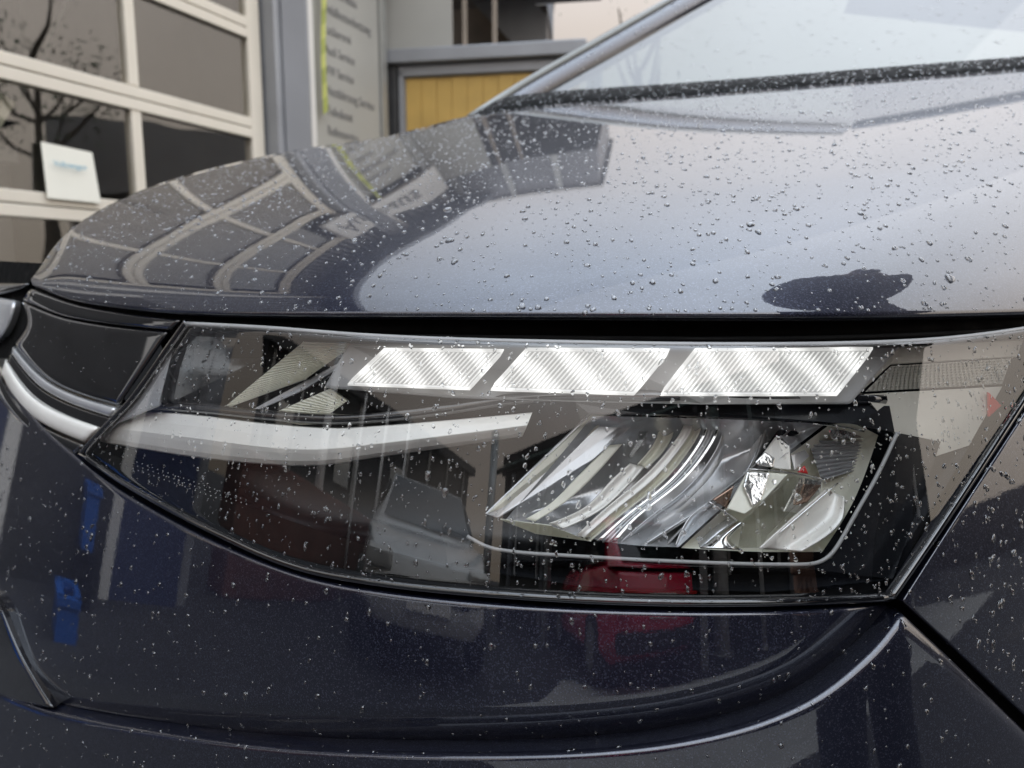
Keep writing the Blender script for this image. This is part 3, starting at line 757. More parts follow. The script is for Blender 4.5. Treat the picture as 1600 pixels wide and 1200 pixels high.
# ---- bonnet: convex skin between its leading edge and the far crown / rear edge
HF = [(50, 443), (128, 469), (290, 486), (480, 490), (700, 490), (950, 491), (1200, 492), (1420, 491), (1700, 484), (2060, 468)]
HT = [(48, 437), (116, 354), (246, 288), (432, 240), (602, 213), (796, 170), (1100, 147), (1380, 125), (1720, 98), (2150, 62)]
HD = [.93, 1.08, 1.34, 1.56, 1.66, 1.66, 1.46, 1.36, 1.30, 1.30]
CREASE = [(-50, 470), (120, 400), (230, 358), (420, 338), (600, 328), (780, 322), (930, 312), (1200, 290), (1450, 262), (1750, 225)]
HB = .66
def hood_grid(nu=124, nv=64):
    f = np.array([(x, y) for x, y in HF], float); t = np.array([(x, y, d) for (x, y), d in zip(HT, HD)], float)
    key = np.linspace(0, 1, len(f)); q = np.linspace(0, 1, 400)
    # common parameter along the edge so that columns pair up
    def cs(a):
        m = np.gradient(a, key, axis=0); s = q; k = np.clip((s * (len(key) - 1)).astype(int), 0, len(key) - 2)
        h = 1 / (len(key) - 1); tt = ((s - key[k]) / h)[:, None]
        return (2*tt**3-3*tt**2+1)*a[k]+(tt**3-2*tt**2+tt)*h*m[k]+(-2*tt**3+3*tt**2)*a[k+1]+(tt**3-tt**2)*h*m[k+1]
    Fq, Tq = cs(f), cs(t)
    u = np.linspace(0, 1, nu); v = np.linspace(0, 1, nv) ** 1.0
    cr = np.array(CREASE, float)
    PX = np.zeros((nv, nu)); PY = PX.copy(); Dp = PX.copy()
    for i, uu in enumerate(u):
        fx, fy = [np.interp(uu * 399, np.arange(400), Fq[:, k]) for k in (0, 1)]
        tx, ty, td = [np.interp(uu * 399, np.arange(400), Tq[:, k]) for k in (0, 1, 2)]
        g0 = gfront(fx, fy) * 1.0; g1 = 1 / (td * S)
        dg = g0 - g1
        for j, vv in enumerate(v):
            x = fx + (tx - fx) * vv; y = fy + (ty - fy) * vv
            g = g0 - dg * vv + HB * dg * vv * (1 - vv)
            yc = np.interp(x, cr[:, 0], cr[:, 1]); ex = min(1, max(0, (x - 330) / 260))
            g -= ex * .00022 * (math.sqrt((y - yc) ** 2 + 4.0) - abs(fy - yc) * (1 - vv) - abs(ty - yc) * vv)
            PX[j, i], PY[j, i], Dp[j, i] = x, y, 1 / g
    return PX, PY, Dp
PX, PY, Dp = hood_grid()
nv, nu = PX.shape
HV = np.array([[P(PX[j, i], PY[j, i], Dp[j, i]) for i in range(nu)] for j in range(nv)])
SURF['hood'] = HV
rows = []
# hem: the leading edge turns under, the crown carries on over the far side
for k, (dz, dy) in enumerate([(-.0045, .03), (-.0045, .008), (-.0018, .001)]):
    rows.append(HV[0] + np.array([0, 0, dz]) + np.array([0, dy, 0]))
rows += list(HV)
dirv = HV[-1] - HV[-2]; dirv /= np.linalg.norm(dirv, axis=1)[:, None]
for k in range(1, 6):
    s_ = .03 * k
    rows.append(HV[-1] + dirv * s_ * .8 + np.array([0, 0, -1]) * (.012 * k * k))
A = np.array(rows); n2 = A.shape[0]
hood = mesh_obj('hood', A.reshape(-1, 3), grid_faces(n2, nu, flip=True), PAINT, car, smooth=True)

# ---- black rubber seal and dark body behind the gaps
V = [P(x, y, dfront(x, y) + .034) for x, y in spline([(60, 462), (140, 489), (290, 508), (480, 513), (800, 515), (1200, 517), (1450, 513), (1720, 502)], 60)]
tubeo('hood_seal', V, .0085, RUBBER, car, 10)
V = [P(x, y, dfront(x, y) + .014) for x, y in spline([(300, 520), (480, 524), (800, 528), (1200, 530), (1450, 523), (1720, 508)], 60)]
tubeo('seal_lip', V, .0018, RUBBER, car, 8)
panel('slam_panel', [(-140, 400), (800, 440), (1800, 430)], [(-140, 560), (800, 560), (1800, 560)], [(-140, 400), (-140, 560)], [(1800, 430), (1800, 560)], 50, 6, RUBBER, car, off=.06, roll=None, skirt=0)
panel('inner_frame', [(-140, 560), (300, 760), (800, 900), (1380, 900), (1800, 560)], [(-140, 1330), (800, 1330), (1800, 1330)], [(-140, 560), (-140, 1330)], [(1800, 560), (1800, 1330)], 50, 10, RUBBER, car, off=.035, roll=None, skirt=0)

# ---- bumper skin above the crease, lower bumper below it, fender
bump_top = [(-300, 470), (-160, 490), (-60, 540), (0, 588), (60, 660), (125, 718), (200, 772), (330, 842), (470, 897), (600, 923), (800, 943), (1000, 952), (1200, 953), (1392, 943)]
bump_bot = [(-300, 1000), (-160, 1015), (-60, 1040), (0, 1066), (85, 1100), (300, 1136), (500, 1156), (800, 1160), (1000, 1146), (1130, 1120), (1250, 1074), (1340, 1005), (1394, 948)]
def insert_extra(x, y, E4):
    # the skin dips into the crease along its lower edge and flares out at the far left
    e = E4[1]; k = np.clip(1 - e / 60, 0, 1)
    fl = np.clip((150 - x) / 260, 0, 1)
    return .020 * k * k + .05 * fl * fl
bumper = panel('bumper', bump_top, bump_bot, [(-300, 470), (-300, 1000)], [(1392, 943), (1394, 948)], 150, 44, PAINT, car, off=.004, roll=(9, .006), extra=insert_extra, sides=(1, .3, 0, 1))
low_top = [(-300, 1012), (-160, 1028), (-70, 1052), (0, 1078), (85, 1109), (300, 1147), (500, 1168), (800, 1174), (1000, 1162), (1150, 1132), (1262, 1086), (1350, 1016), (1402, 952)]
low = panel('lower_bumper', low_top, [(-300, 1330), (800, 1330), (1790, 1330)], [(-300, 1012), (-300, 1330)], [(1402, 952), (1510, 1054), (1790, 1330)], 130, 34, PAINT, car, off=-.006, roll=(20, .016), sides=(1, 0, 0, .35))
fender = panel('fender', [(1408, 936), (1488, 812), (1600, 640), (1688, 508), (1760, 499), (2060, 484)], [(1409, 941), (1520, 1044), (1800, 1310), (2140, 1632)], [(1408, 936), (1409, 941)], [(2060, 484), (2140, 1632)], 110, 60, PAINT, car, off=.002, roll=(8, .006), sides=(1, 1, 0, 0))

# ---- grille side: trim over the bar, gloss bar, chrome strip, light bar, lower trim, badge rim
panel('upper_trim', [(48, 450), (130, 478), (285, 500)], [(36, 468), (110, 496), (268, 515)], [(48, 450), (36, 468)], [(285, 500), (268, 515)], 30, 8, BLACKGLOSS, car, off=.012, roll=(6, .004))
panel('grille_bar', [(34, 470), (110, 498), (266, 517)], [(22, 538), (80, 596), (186, 634)], [(34, 470), (42, 505), (22, 538)], [(266, 517), (186, 634)], 40, 20, BLACKGLOSS, car, off=.018, roll=(8, .006))
panel('chrome_strip', [(20, 542), (80, 601), (183, 638)], [(17, 552), (72, 611), (174, 652)], [(20, 542), (17, 552)], [(183, 638), (174, 652)], 30, 6, SATIN, car, off=.014, roll=(6, .006))
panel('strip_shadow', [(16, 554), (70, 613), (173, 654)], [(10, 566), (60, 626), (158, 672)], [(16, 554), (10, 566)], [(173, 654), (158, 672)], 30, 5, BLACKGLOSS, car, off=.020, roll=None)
panel('light_bar', [(8, 562), (58, 626), (157, 668)], [(2, 584), (44, 646), (134, 692)], [(8, 562), (2, 584)], [(157, 668), (134, 692)], 30, 10, SILVER, car, off=.012, roll=(12, .010))
panel('lower_trim', [(0, 588), (42, 650), (132, 696)], [(-20, 596), (40, 668), (116, 712)], [(0, 588), (-20, 596)], [(132, 696), (116, 712)], 30, 6, BLACKGLOSS, car, off=.012, roll=(5, .004))
panel('badge_rim', [(-60, 462), (-10, 464), (26, 470)], [(-60, 545), (-20, 540), (4, 528)], [(-60, 462), (-60, 545)], [(26, 470), (18, 500), (4, 528)], 16, 12, SATIN, car, off=.03, roll=(14, .012))
panel('front_lip', [(-80, 446), (0, 442), (47, 443)], [(-80, 470), (0, 460), (44, 447)], [(-80, 446), (-80, 470)], [(47, 443), (44, 447)], 16, 6, BLACKGLOSS, car, off=.03, roll=(8, .01))

panel('corner_trim', [(-70, 900), (-20, 925), (4, 952)], [(-70, 1075), (20, 1096), (84, 1106)], [(-70, 900), (-70, 1075)], [(4, 952), (38, 1030), (84, 1106)], 16, 16, BLACKGLOSS, car, off=-.002, roll=(10, .006), sides=(1, 0, 0, 1))

# ================================================================== headlight
L_top = [(292, 503), (420, 510), (560, 521), (700, 528), (900, 533), (1100, 536), (1300, 535), (1450, 529), (1560, 517), (1680, 497)]
L_bot = [(127, 708), (200, 758), (330, 828), (460, 884), (600, 911), (800, 930), (1000, 940), (1200, 941), (1392, 933)]
L_left = [(292, 503), (262, 545), (205, 625), (160, 672), (127, 708)]
L_right = [(1680, 497), (1592, 636), (1480, 806), (1392, 933)]
def bowl(x, y, E4):
    e = np.minimum(np.minimum(E4[0], E4[1]), np.minimum(E4[2], E4[3]))
    return .006 + .105 * (1 - np.exp(-e / 38.))
headlight = panel('headlight', L_top, L_bot, L_left, L_right, 120, 50, HOUSING, car, off=.002, roll=None, extra=bowl, skirt=0)
lens = panel('lens', L_top, L_bot, L_left, L_right, 120, 50, LENS, headlight, off=0, roll=(12, .005), skirt=0)
# black printed rim of the lens
for nm, edge, inn in (('lens_rim', L_bot, 8), ('lens_rim', L_right, 7), ('lens_rim', L_left, 5)):
    pts = spline(edge, 80)
    V = [P(x, y, dfront(x, y) + .006) for x, y in pts]
    tubeo(nm, V, .0026, BLACKGLOSS, headlight, 8)
# clear top ledge of the lens
V = [P(x, y + 3, dfront(x, y) + .003) for x, y in spline(L_top, 80)]
tubeo('top_ledge', V, .0018, BEZEL, headlight, 8)

# ---- three lit daytime running lights in one bezel
def drlmat():
    m = pm('drl_light', (.25, .25, .25), .2, emit=(1, 1, .97), estr=1.0)
    t = m.node_tree; b = t.nodes['Principled BSDF']; co = t.nodes.new("ShaderNodeTexCoord")
    n = t.nodes.new("ShaderNodeTexNoise"); n.inputs['Scale'].default_value = 26; n.inputs['Detail'].default_value = 4; n.inputs['Distortion'].default_value = 1.5
    t.links.new(co.outputs['Object'], n.inputs['Vector'])
    mr = t.nodes.new("ShaderNodeMapRange"); mr.inputs['From Min'].default_value = .32; mr.inputs['From Max'].default_value = .66
    mr.inputs['To Min'].default_value = .42; mr.inputs['To Max'].default_value = 1.6
    t.links.new(n.outputs[0], mr.inputs['Value']); t.links.new(mr.outputs[0], b.inputs['Emission Strength'])
    return m
DRL = drlmat()
DRLDIM = pm('drl_groove', (.25, .25, .25), .12, emit=(1, 1, .98), estr=.5)
def streaks(m, lo, hi, rot):
    # bright prism streaks across the lamp, between the ribs' own glow
    t = m.node_tree; b = t.nodes['Principled BSDF']; co = t.nodes.new("ShaderNodeTexCoord"); mp = t.nodes.new("ShaderNodeMapping")
    mp.inputs['Rotation'].default_value = (0, math.radians(rot), 0)
    t.links.new(co.outputs['Object'], mp.inputs[0])
    wv = t.nodes.new("ShaderNodeTexWave"); wv.bands_direction = 'X'; wv.inputs['Scale'].default_value = 14; wv.inputs['Distortion'].default_value = 4
    wv.inputs['Detail'].default_value = 3; wv.inputs['Detail Scale'].default_value = 1.2
    t.links.new(mp.outputs[0], wv.inputs[0])
    mr = t.nodes.new("ShaderNodeMapRange"); mr.inputs['From Min'].default_value = .25; mr.inputs['From Max'].default_value = 1.0
    mr.inputs['To Min'].default_value = lo; mr.inputs['To Max'].default_value = hi
    t.links.new(wv.outputs[1], mr.inputs['Value']); t.links.new(mr.outputs[0], b.inputs['Emission Strength'])
streaks(DRLDIM, .20, .42, 40)
streaks(DRL, .52, .98, 40)
plate('drl_bezel', [(545, 536), (900, 538), (1120, 540), (1410, 540), (1330, 632), (1100, 632), (900, 628), (700, 622), (505, 606)], .026, BEZEL, headlight, thick=.012, bev=.002)
def lerp2(a, b, t): return (a[0] + (b[0] - a[0]) * t, a[1] + (b[1] - a[1]) * t)
def drl(q, nrib):
    """q = TL, TR, BR, BL"""
    base = plate('running_light', [q[0], q[1], q[2], q[3]], .0225, DRLDIM, headlight, thick=.004, bev=.001)
    rim = []
    loop = [q[0], q[1], q[2], q[3], q[0]]
    pts = []
    for a, b_ in zip(loop[:-1], loop[1:]):
        for k in range(8): pts.append(lerp2(a, b_, k / 8))
    V = [P(x, y, dfront(x, y) + .0205) for x, y in pts + [pts[0]]]
    Vt, Ft = tube_pts(V, .0013, 6, cap=False)
    # ribs run parallel to the slanted ends, a ridge each
    verts = list(Vt); faces = list(Ft)
    for k in range(nrib):
        a0 = (k + .28) / nrib; a1 = (k + .5) / nrib; a2 = (k + .72) / nrib
        tri = []
        for vv in (.06, .94):
            row = []
            for aa, dd in ((a0, .0222), (a1, .0205), (a2, .0222)):
                p = lerp2(lerp2(q[0], q[1], .02 + .96 * aa), lerp2(q[3], q[2], .02 + .96 * aa), vv)
                row.append(P(p[0], p[1], dfront(*p) + dd))
            tri.append(row)
        b0 = len(verts); verts += tri[0] + tri[1]
        faces += [(b0, b0 + 3, b0 + 4, b0 + 1), (b0 + 1, b0 + 4, b0 + 5, b0 + 2)]
    r = mesh_obj('ribs', verts, faces, DRL, base)
    # three levels only: ribs belong to the headlight beside their plate
    attach(r, headlight)
    return base
drl([(602, 546), (786, 548), (733, 607), (545, 600)], 24)
drl([(824, 546), (1046, 547), (990, 615), (768, 608)], 28)
drl([(1088, 546), (1362, 545), (1306, 616), (1033, 616)], 34)

# ---- ribbed blade reflectors on the inner side
def ribbed(name, q, delta, mat, n, depth=.0016, thick=.004):
    """corrugated quad TL,TR,BR,BL: ridges run TL->TR"""
    verts = []; faces = []; m = 2 * n + 1
    for k in range(m):
        t = k / (m - 1); l = lerp2(q[0], q[3], t); r = lerp2(q[1], q[2], t); dd = delta + (depth if k % 2 else 0)
        verts += [P(l[0], l[1], dfront(*l) + dd), P(r[0], r[1], dfront(*r) + dd)]
    for k in range(m - 1): faces.append((2 * k, 2 * k + 2, 2 * k + 3, 2 * k + 1))
    b0 = len(verts)
    verts += [v + FW * thick for v in verts[:]]
    faces += [(0, 1, b0 + 1, b0), (2 * m - 2, b0 + 2 * m - 2, b0 + 2 * m - 1, 2 * m - 1)]
    return mesh_obj(name, verts, faces, mat, headlight)
ribbed('blade_reflector', [(474, 534), (556, 537), (478, 592), (346, 640)], .034, CREAM_REF, 20)
ribbed('blade_reflector', [(516, 607), (543, 626), (508, 652), (424, 647)], .036, CREAM_REF, 12)
plate('blade_edge', [(560, 546), (575, 548), (500, 600), (400, 642), (378, 642), (480, 598)], .040, BLACKGLOSS, headlight, thick=.01)
plate('blade_spine', [(548, 556), (560, 556), (470, 612), (395, 645), (388, 643)], .038, SATIN, headlight, thick=.004)
plate('shard_reflector', [(380, 648), (420, 648), (545, 654), (575, 660), (470, 664)], .036, CREAM_REF, headlight, thick=.004)
plate('inner_corner', [(262, 552), (248, 562), (253, 600), (249, 634), (182, 662), (168, 676)], .012, SATIN, headlight, thick=.004, bev=.002)
plate('inner_wall', [(300, 516), (470, 530), (345, 640), (262, 632), (256, 562)], .075, BLACKGLOSS, headlight, thick=.004, deltas=[.03, .09, .09, .03, .02])
ribbed('inner_ribs', [(318, 524), (344, 526), (322, 600), (300, 596)], .05, HOUSING, 16, depth=.003)

# ---- silver wing: bevelled bar sweeping across
wt = [(196, 641), (300, 647), (420, 661), (520, 668), (600, 664), (700, 656), (832, 644)]
wm = [(170, 668), (300, 684), (420, 699), (500, 702), (600, 692), (700, 680), (824, 664)]
wb = [(154, 690), (300, 714), (420, 726), (500, 727), (600, 713), (700, 699), (816, 682)]
n = 60; T_, M_, B_ = spline(wt, n), spline(wm, n), spline(wb, n)
verts = []; faces = []
prof = [(T_, 0, .044), (T_, .04, .030), (T_, .5, .0255), (M_, 0, .022), (M_, .25, .0235), (M_, .7, .027), (M_, .96, .031), (B_, 0, .044)]
for k in range(n):
    for c, fr, dl in prof:
        nxt = M_ if c is T_ else B_
        p = c[k] + (nxt[k] - c[k]) * fr if c is not B_ else B_[k]
        verts.append(P(p[0], p[1], dfront(p[0], p[1]) + dl))
m = len(prof)
for k in range(n - 1):
    for j in range(m - 1): faces.append((k * m + j, k * m + j + 1, (k + 1) * m + j + 1, (k + 1) * m + j))
faces.append(tuple(range(m))); faces.append(tuple((n - 1) * m + j for j in range(m - 1, -1, -1)))
wing = mesh_obj('silver_wing', verts, faces, SILVER, headlight, smooth=False)
bevel(wing, .0005, 2)
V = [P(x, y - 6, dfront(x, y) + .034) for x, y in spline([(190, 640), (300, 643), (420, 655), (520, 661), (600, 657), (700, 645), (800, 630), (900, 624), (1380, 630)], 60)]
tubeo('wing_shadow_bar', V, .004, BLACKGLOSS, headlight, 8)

# ---- etched dots
verts = []; faces = []
for r_ in range(3):
    for k in range(22):
        t = (k + .5 * (r_ % 2)) / 22; x = 214 + t * 178 - r_ * 3; y = 722 + t * 62 + r_ * 5.2
        if r_ == 2 and k > 19: continue
        c = P(x, y, dfront(x, y) + .010); r0 = .00042
        b0 = len(verts)
        verts += [c - FW * r0, c + RT * r0, c + UP * r0, c - RT * r0, c - UP * r0]
        faces += [(b0, b0 + 1, b0 + 2), (b0, b0 + 2, b0 + 3), (b0, b0 + 3, b0 + 4), (b0, b0 + 4, b0 + 1)]
o = mesh_obj('etched_dots', verts, faces, WHITEP, headlight); o['kind'] = 'stuff'

# ---- chrome edge that frames the reflector well
ch = [(1402, 676), (1372, 740), (1335, 806), (1305, 858), (1285, 876), (1255, 882), (1100, 879), (900, 869), (775, 858), (730, 838)]
V = [P(x, y, dfront(x, y) + .022) for x, y in spline(ch, 120)]
tubeo('well_edge', V, .0012, BEZEL, headlight, 8)
plate('well_bezel', [(1402, 676), (1470, 690), (1395, 905), (1200, 925), (900, 915), (700, 880), (690, 822), (775, 864), (900, 876), (1100, 886), (1260, 888), (1300, 872), (1340, 806)], .026, HOUSING, headlight, thick=.003, bev=0)
# ---- faceted low-beam reflector: a fan of thin diagonal fins in a slanted well
plate('facet', [(920, 646), (990, 650), (990, 664), (927, 719), (819, 786), (778, 810), (757, 803)], .05, SATIN, headlight, thick=.003, deltas=[.060, .062, .060, .056, .050, .042, .040])
plate('facet', [(924, 648), (955, 649), (800, 790), (762, 802)], .046, CREAM_REF, headlight, thick=.002, deltas=[.0585, .0595, .047, .0385])
def slat(name, left, right, d0, d1, bulge, mat, nn=26):
    A_, B_2 = spline(left, nn), spline(right, nn); verts = []; faces = []; mm_ = 7
    for k in range(nn):
        t = k / (nn - 1)
        for j in range(mm_):
            s = j / (mm_ - 1); p = A_[k] + (B_2[k] - A_[k]) * s
            dd = d0 + (d1 - d0) * t + bulge * (1 - (2 * s - 1) ** 2)
            verts.append(P(p[0], p[1], dfront(p[0], p[1]) + dd))
    for k in range(nn - 1):
        for j in range(mm_ - 1): faces.append((k * mm_ + j, (k + 1) * mm_ + j, (k + 1) * mm_ + j + 1, k * mm_ + j + 1))
    o = mesh_obj(name, verts, faces, mat, headlight, smooth=True)
    md = o.modifiers.new('solid', 'SOLIDIFY'); md.thickness = .001; md.offset = 0
    return o
F_ = lambda *q: [(x, y) for x, y in q]
slat('reflector_fin', F_((952, 696), (905, 742), (861, 786), (821, 811)), F_((972, 694), (926, 746), (884, 784), (836, 815)), .058, .046, .0, CREAM_REF)
slat('reflector_fin', F_((1000, 654), (996, 684), (982, 712)), F_((1018, 654), (1006, 690), (986, 716)), .066, .060, .0, CLEARBLADE)
slat('reflector_fin', F_((985, 724), (958, 748), (915, 792), (858, 818)), F_((1006, 730), (984, 756), (940, 796), (880, 826)), .060, .045, .002, SILVER)
slat('reflector_fin', F_((1034, 650), (1024, 690), (996, 726)), F_((1058, 650), (1044, 694), (1010, 732)), .066, .060, .004, CREAM_REF)
slat('reflector_fin', F_((1075, 649), (1059, 683), (1014, 737), (940, 800), (902, 836)), F_((1088, 650), (1074, 684), (1028, 742), (954, 804), (913, 840)), .058, .041, .001, SILVER)
slat('reflector_fin', F_((1087, 650), (1073, 685), (1027, 743), (953, 805), (912, 841)), F_((1100, 651), (1086, 688), (1040, 748), (966, 808), (922, 845)), .061, .044, .004, CREAM_REF)
for a0, a1, mt, bl in ((1104, 1109, CHROME, 0), (1112, 1119, SATIN, .002), (1122, 1127, CHROME, 0)):
    dx = a0 - 1104; ex_ = a1 - 1104
    slat('reflector_fin', F_((1104 + dx, 651), (1092 + dx, 690), (1046 + dx, 750), (974 + dx, 808), (930 + dx * 1.4, 847)), F_((1104 + ex_, 651), (1092 + ex_, 690), (1046 + ex_, 750), (974 + ex_, 808), (930 + ex_ * 1.4, 847)), .063, .045, bl, mt)
slat('reflector_bowl', F_((1132, 652), (1120, 700), (1076, 760), (1010, 812), (966, 850)), F_((1200, 652), (1166, 738), (1120, 780), (1068, 812), (1004, 853)), .066, .048, .020, SATIN)
slat('reflector_bowl', F_((1202, 650), (1168, 740), (1122, 782), (1070, 814), (1006, 854)), F_((1262, 650), (1214, 690), (1170, 735), (1106, 786), (1040, 854)), .060, .050, .026, BEZEL)
ribbed('base_ribs', [(782, 812), (862, 822), (924, 846), (836, 834)], .0405, CREAM_REF, 9, depth=.0016)
def bowl_back(x, y, E4):
    e = np.minimum(np.minimum(E4[0], E4[1]), np.minimum(E4[2], E4[3]))
    return .046 + .034 * (1 - np.exp(-e / 40.))
panel('reflector_back', [(926, 650), (1100, 654), (1290, 662)], [(790, 812), (960, 848), (1060, 855)], [(926, 650), (860, 730), (790, 812)], [(1290, 662), (1180, 748), (1060, 855)], 50, 30, SATIN, headlight, roll=None, extra=bowl_back, skirt=0)
panel('reflector_back', [(1296, 664), (1330, 662), (1372, 680)], [(1064, 856), (1180, 862), (1285, 862)], [(1296, 664), (1184, 750), (1064, 856)], [(1372, 680), (1335, 780), (1285, 862)], 40, 30, CREAM_REF, headlight, roll=None, extra=bowl_back, skirt=0)
plate('well_top', [(900, 630), (1390, 634), (1398, 676), (1330, 662), (1000, 646), (920, 646)], .03, HOUSING, headlight, thick=.003, bev=0)
plate('dark_gore', [(1232, 652), (1330, 654), (1214, 690), (1176, 728)], .06, HOUSING, headlight, thick=.003, deltas=[.06, .062, .058, .056])

# ---- indicator bowl at the outer side: crinkled facets round a clear blade
Dl = .044
plate('bowl_facet', [(1213, 682), (1234, 697), (1237, 735), (1211, 732), (1190, 713), (1195, 706)], Dl, SILVER, headlight, thick=.002, deltas=[.052, .046, .044, .044, .046, .048])
plate('bowl_facet', [(1218, 680), (1244, 682), (1265, 713), (1241, 737), (1235, 697)], Dl, SATIN, headlight, thick=.002, deltas=[.053, .056, .056, .046, .046])
plate('bowl_facet', [(1169, 735), (1232, 741), (1195, 781), (1164, 804), (1136, 795)], Dl, CREAM_REF, headlight, thick=.002, deltas=[.046, .044, .040, .038, .040])
plate('bowl_facet', [(1168, 736), (1204, 739), (1190, 782), (1176, 792), (1162, 760)], .036, CRINKLE, headlight, thick=.002, deltas=[.044, .043, .038, .037, .040])
plate('bowl_facet', [(1196, 706), (1212, 716), (1208, 731), (1186, 728), (1180, 722)], .040, CRINKLE, headlight, thick=.002, deltas=[.045, .044, .0425, .0425, .043])
plate('copper_facet', [(1113, 781), (1148, 758), (1136, 795)], .044, COPPER, headlight, thick=.002)
plate('copper_facet', [(1251, 746), (1286, 751), (1283, 772), (1251, 802), (1223, 800)], .048, CRINKLE, headlight, thick=.002, deltas=[.050, .056, .056, .048, .046])
plate('copper_facet', [(1256, 756), (1284, 758), (1262, 786), (1244, 790)], .046, COPPER, headlight, thick=.002)
plate('red_reflector', [(1246, 738), (1258, 727), (1264, 741)], .046, REDGLASS, headlight, thick=.002)
plate('clear_blade', [(1237, 744), (1281, 751), (1199, 837), (1190, 856), (1155, 856), (1162, 814)], .033, CLEARBLADE, headlight, thick=.002, bev=0)
slat('blade_foot', F_((1153, 814), (1130, 832), (1094, 856)), F_((1166, 818), (1140, 842), (1156, 858)), .040, .030, -.004, CHROME)
slat('lower_bowl', F_((1106, 786), (1076, 810), (1055, 853)), F_((1150, 814), (1124, 832), (1096, 856)), .052, .046, .012, SATIN)
slat('outer_bowl', F_((1290, 766), (1240, 808), (1186, 857)), F_((1318, 776), (1312, 818), (1252, 861)), .042, .030, .010, SILVER)
ribbed('ribbed_bowl', [(1262, 688), (1352, 690), (1339, 734), (1284, 751)], .058, SATIN, 9, depth=.003)
plate('bowl_facet', [(1290, 660), (1340, 662), (1352, 686), (1300, 686)], .056, CRINKLE, headlight, thick=.002)
for pts in ([(1170, 733), (1220, 737), (1290, 749)], [(1108, 784), (1152, 813)], [(1309, 755), (1250, 805), (1190, 857)], [(1270, 662), (1310, 666), (1350, 674)]):
    V = [P(x, y, dfront(x, y) + .035) for x, y in spline(pts, 10)]
    tubeo('bowl_edge', V, .0005, CHROME, headlight, 6)

# ---- textured side marker at the outer end
def meshpanel(name, q, delta, mat, nx, ny):
    verts = []; faces = []
    base = [P(x, y, dfront(x, y) + delta + .0016) for x, y in q]
    verts += base; faces.append((0, 3, 2, 1))
    for j in range(ny):
        for i in range(nx):
            c = lerp2(lerp2(q[0], q[1], (i + .5 + .5 * (j % 2)) / (nx + .5)), lerp2(q[3], q[2], (i + .5 + .5 * (j % 2)) / (nx + .5)), (j + .5) / ny)
            w_ = .42 * (q[1][0] - q[0][0]) / nx; h_ = .5 * (q[3][1] - q[0][1]) / ny
            b0 = len(verts)
            for dx, dy in ((-w_, h_), (0, -h_), (w_, -h_ * .2), (0, h_)): verts.append(P(c[0] + dx, c[1] + dy, dfront(*c) + delta + .0016))
            verts.append(P(c[0], c[1], dfront(*c) + delta))
            faces += [(b0, b0 + 4, b0 + 1), (b0 + 1, b0 + 4, b0 + 2), (b0 + 2, b0 + 4, b0 + 3), (b0 + 3, b0 + 4, b0)]
    return mesh_obj(name, verts, faces, mat, headlight)
meshpanel('side_marker', [(1392, 572), (1580, 560), (1566, 600), (1352, 612)], .03, MESHGREY, 30, 9)
plate('side_bezel', [(1400, 542), (1600, 530), (1590, 558), (1392, 570), (1340, 618), (1320, 618)], .033, SKYSHEEN, headlight, thick=.004)  # bezel coloured pale to imitate the sky sheen on the lens
plate('skirt_reflection', [(1430, 700), (1512, 700), (1400, 900), (1392, 740)], .032, HOUSING, headlight, thick=.003, bev=0)  # dark lower part of the painted lens reflection
plate('skirt_reflection', [(1350, 616), (1566, 604), (1514, 696), (1440, 720), (1410, 690)], .03, SKYSHEEN, headlight, thick=.003, bev=0)  # sky reflection put in as a pale plate behind the lens
plate('side_reflector', [(1545, 612), (1566, 634), (1546, 652)], .026, REDGLASS, headlight, thick=.003)

# ================================================================== windscreen, pillar, cowl
def WP(px, py, k=0.):
    g = np.array([1 / 1.90, 1 / 1.56, 1 / 2.6])          # inverse depth at three pixels, a gently curved sheet
    M3 = np.array([[800, 160, 1], [1600, 102, 1], [1150, -60, 1]], float)
    a = np.linalg.solve(M3, g); gg = a @ np.array([px, py, 1.]) - 1.2e-8 * (px - 1250) ** 2
    return P(px, py, S / max(gg, .12) + k)
top = [(820, 165), (960, 88), (1128, -8), (1240, -72), (1380, -150)]
bot = spline([(820, 165), (1100, 142), (1380, 118), (1760, 88)], 40)
tp = spline(top, 40); rt = spline([(1900, -75), (1760, 88)], 2)
G = []
for j in range(24):
    t = j / 23; rowl = np.array([np.interp(t * 39, np.arange(40), tp[:, c]) for c in (0, 1)])
    rowr = np.array([1760 + 60 * t, 88 - 163 * t])
    low_r = bot[-1] * (1 - t) + np.array([1850, -75]) * t
    for i in range(40):
        u = i / 39
        basep = np.array([np.interp(u * 39, np.arange(40), bot[:, c]) for c in (0, 1)])
        p = (1 - t) * basep + t * (np.array([1380, -150]) * (1 - u) + np.array([2000, -150]) * u)
        # follow the pillar on the left
        p = p + (rowl - ((1 - t) * bot[0] + t * np.array([1380, -150]))) * (1 - u)
        G.append(WP(p[0], p[1]))
SURF['windscreen'] = np.array(G).reshape(24, 40, 3)
windscreen = mesh_obj('windscreen', G, grid_faces(24, 40, flip=True), SCREEN, car, smooth=True)
tr_ = np.array(G[-40:]); RV = [v + np.array([0, 0, -.03]) for v in tr_] + [v + np.array([0, -.02, .015]) for v in tr_] + [v + np.array([.1, .25, .05]) for v in tr_] + [v + np.array([.4, 1.2, .06]) for v in tr_]
mesh_obj('roof', RV, grid_faces(4, 40, flip=True), PAINT, car, smooth=True)
pl = spline([(742, 196), (830, 140), (960, 66), (1100, -14), (1240, -92), (1380, -168)], 30)
verts = []; faces = []; prof = [(-20, .02), (-14, -.02), (2, -.032), (18, -.02), (30, .01), (14, .08), (-14, .08)]
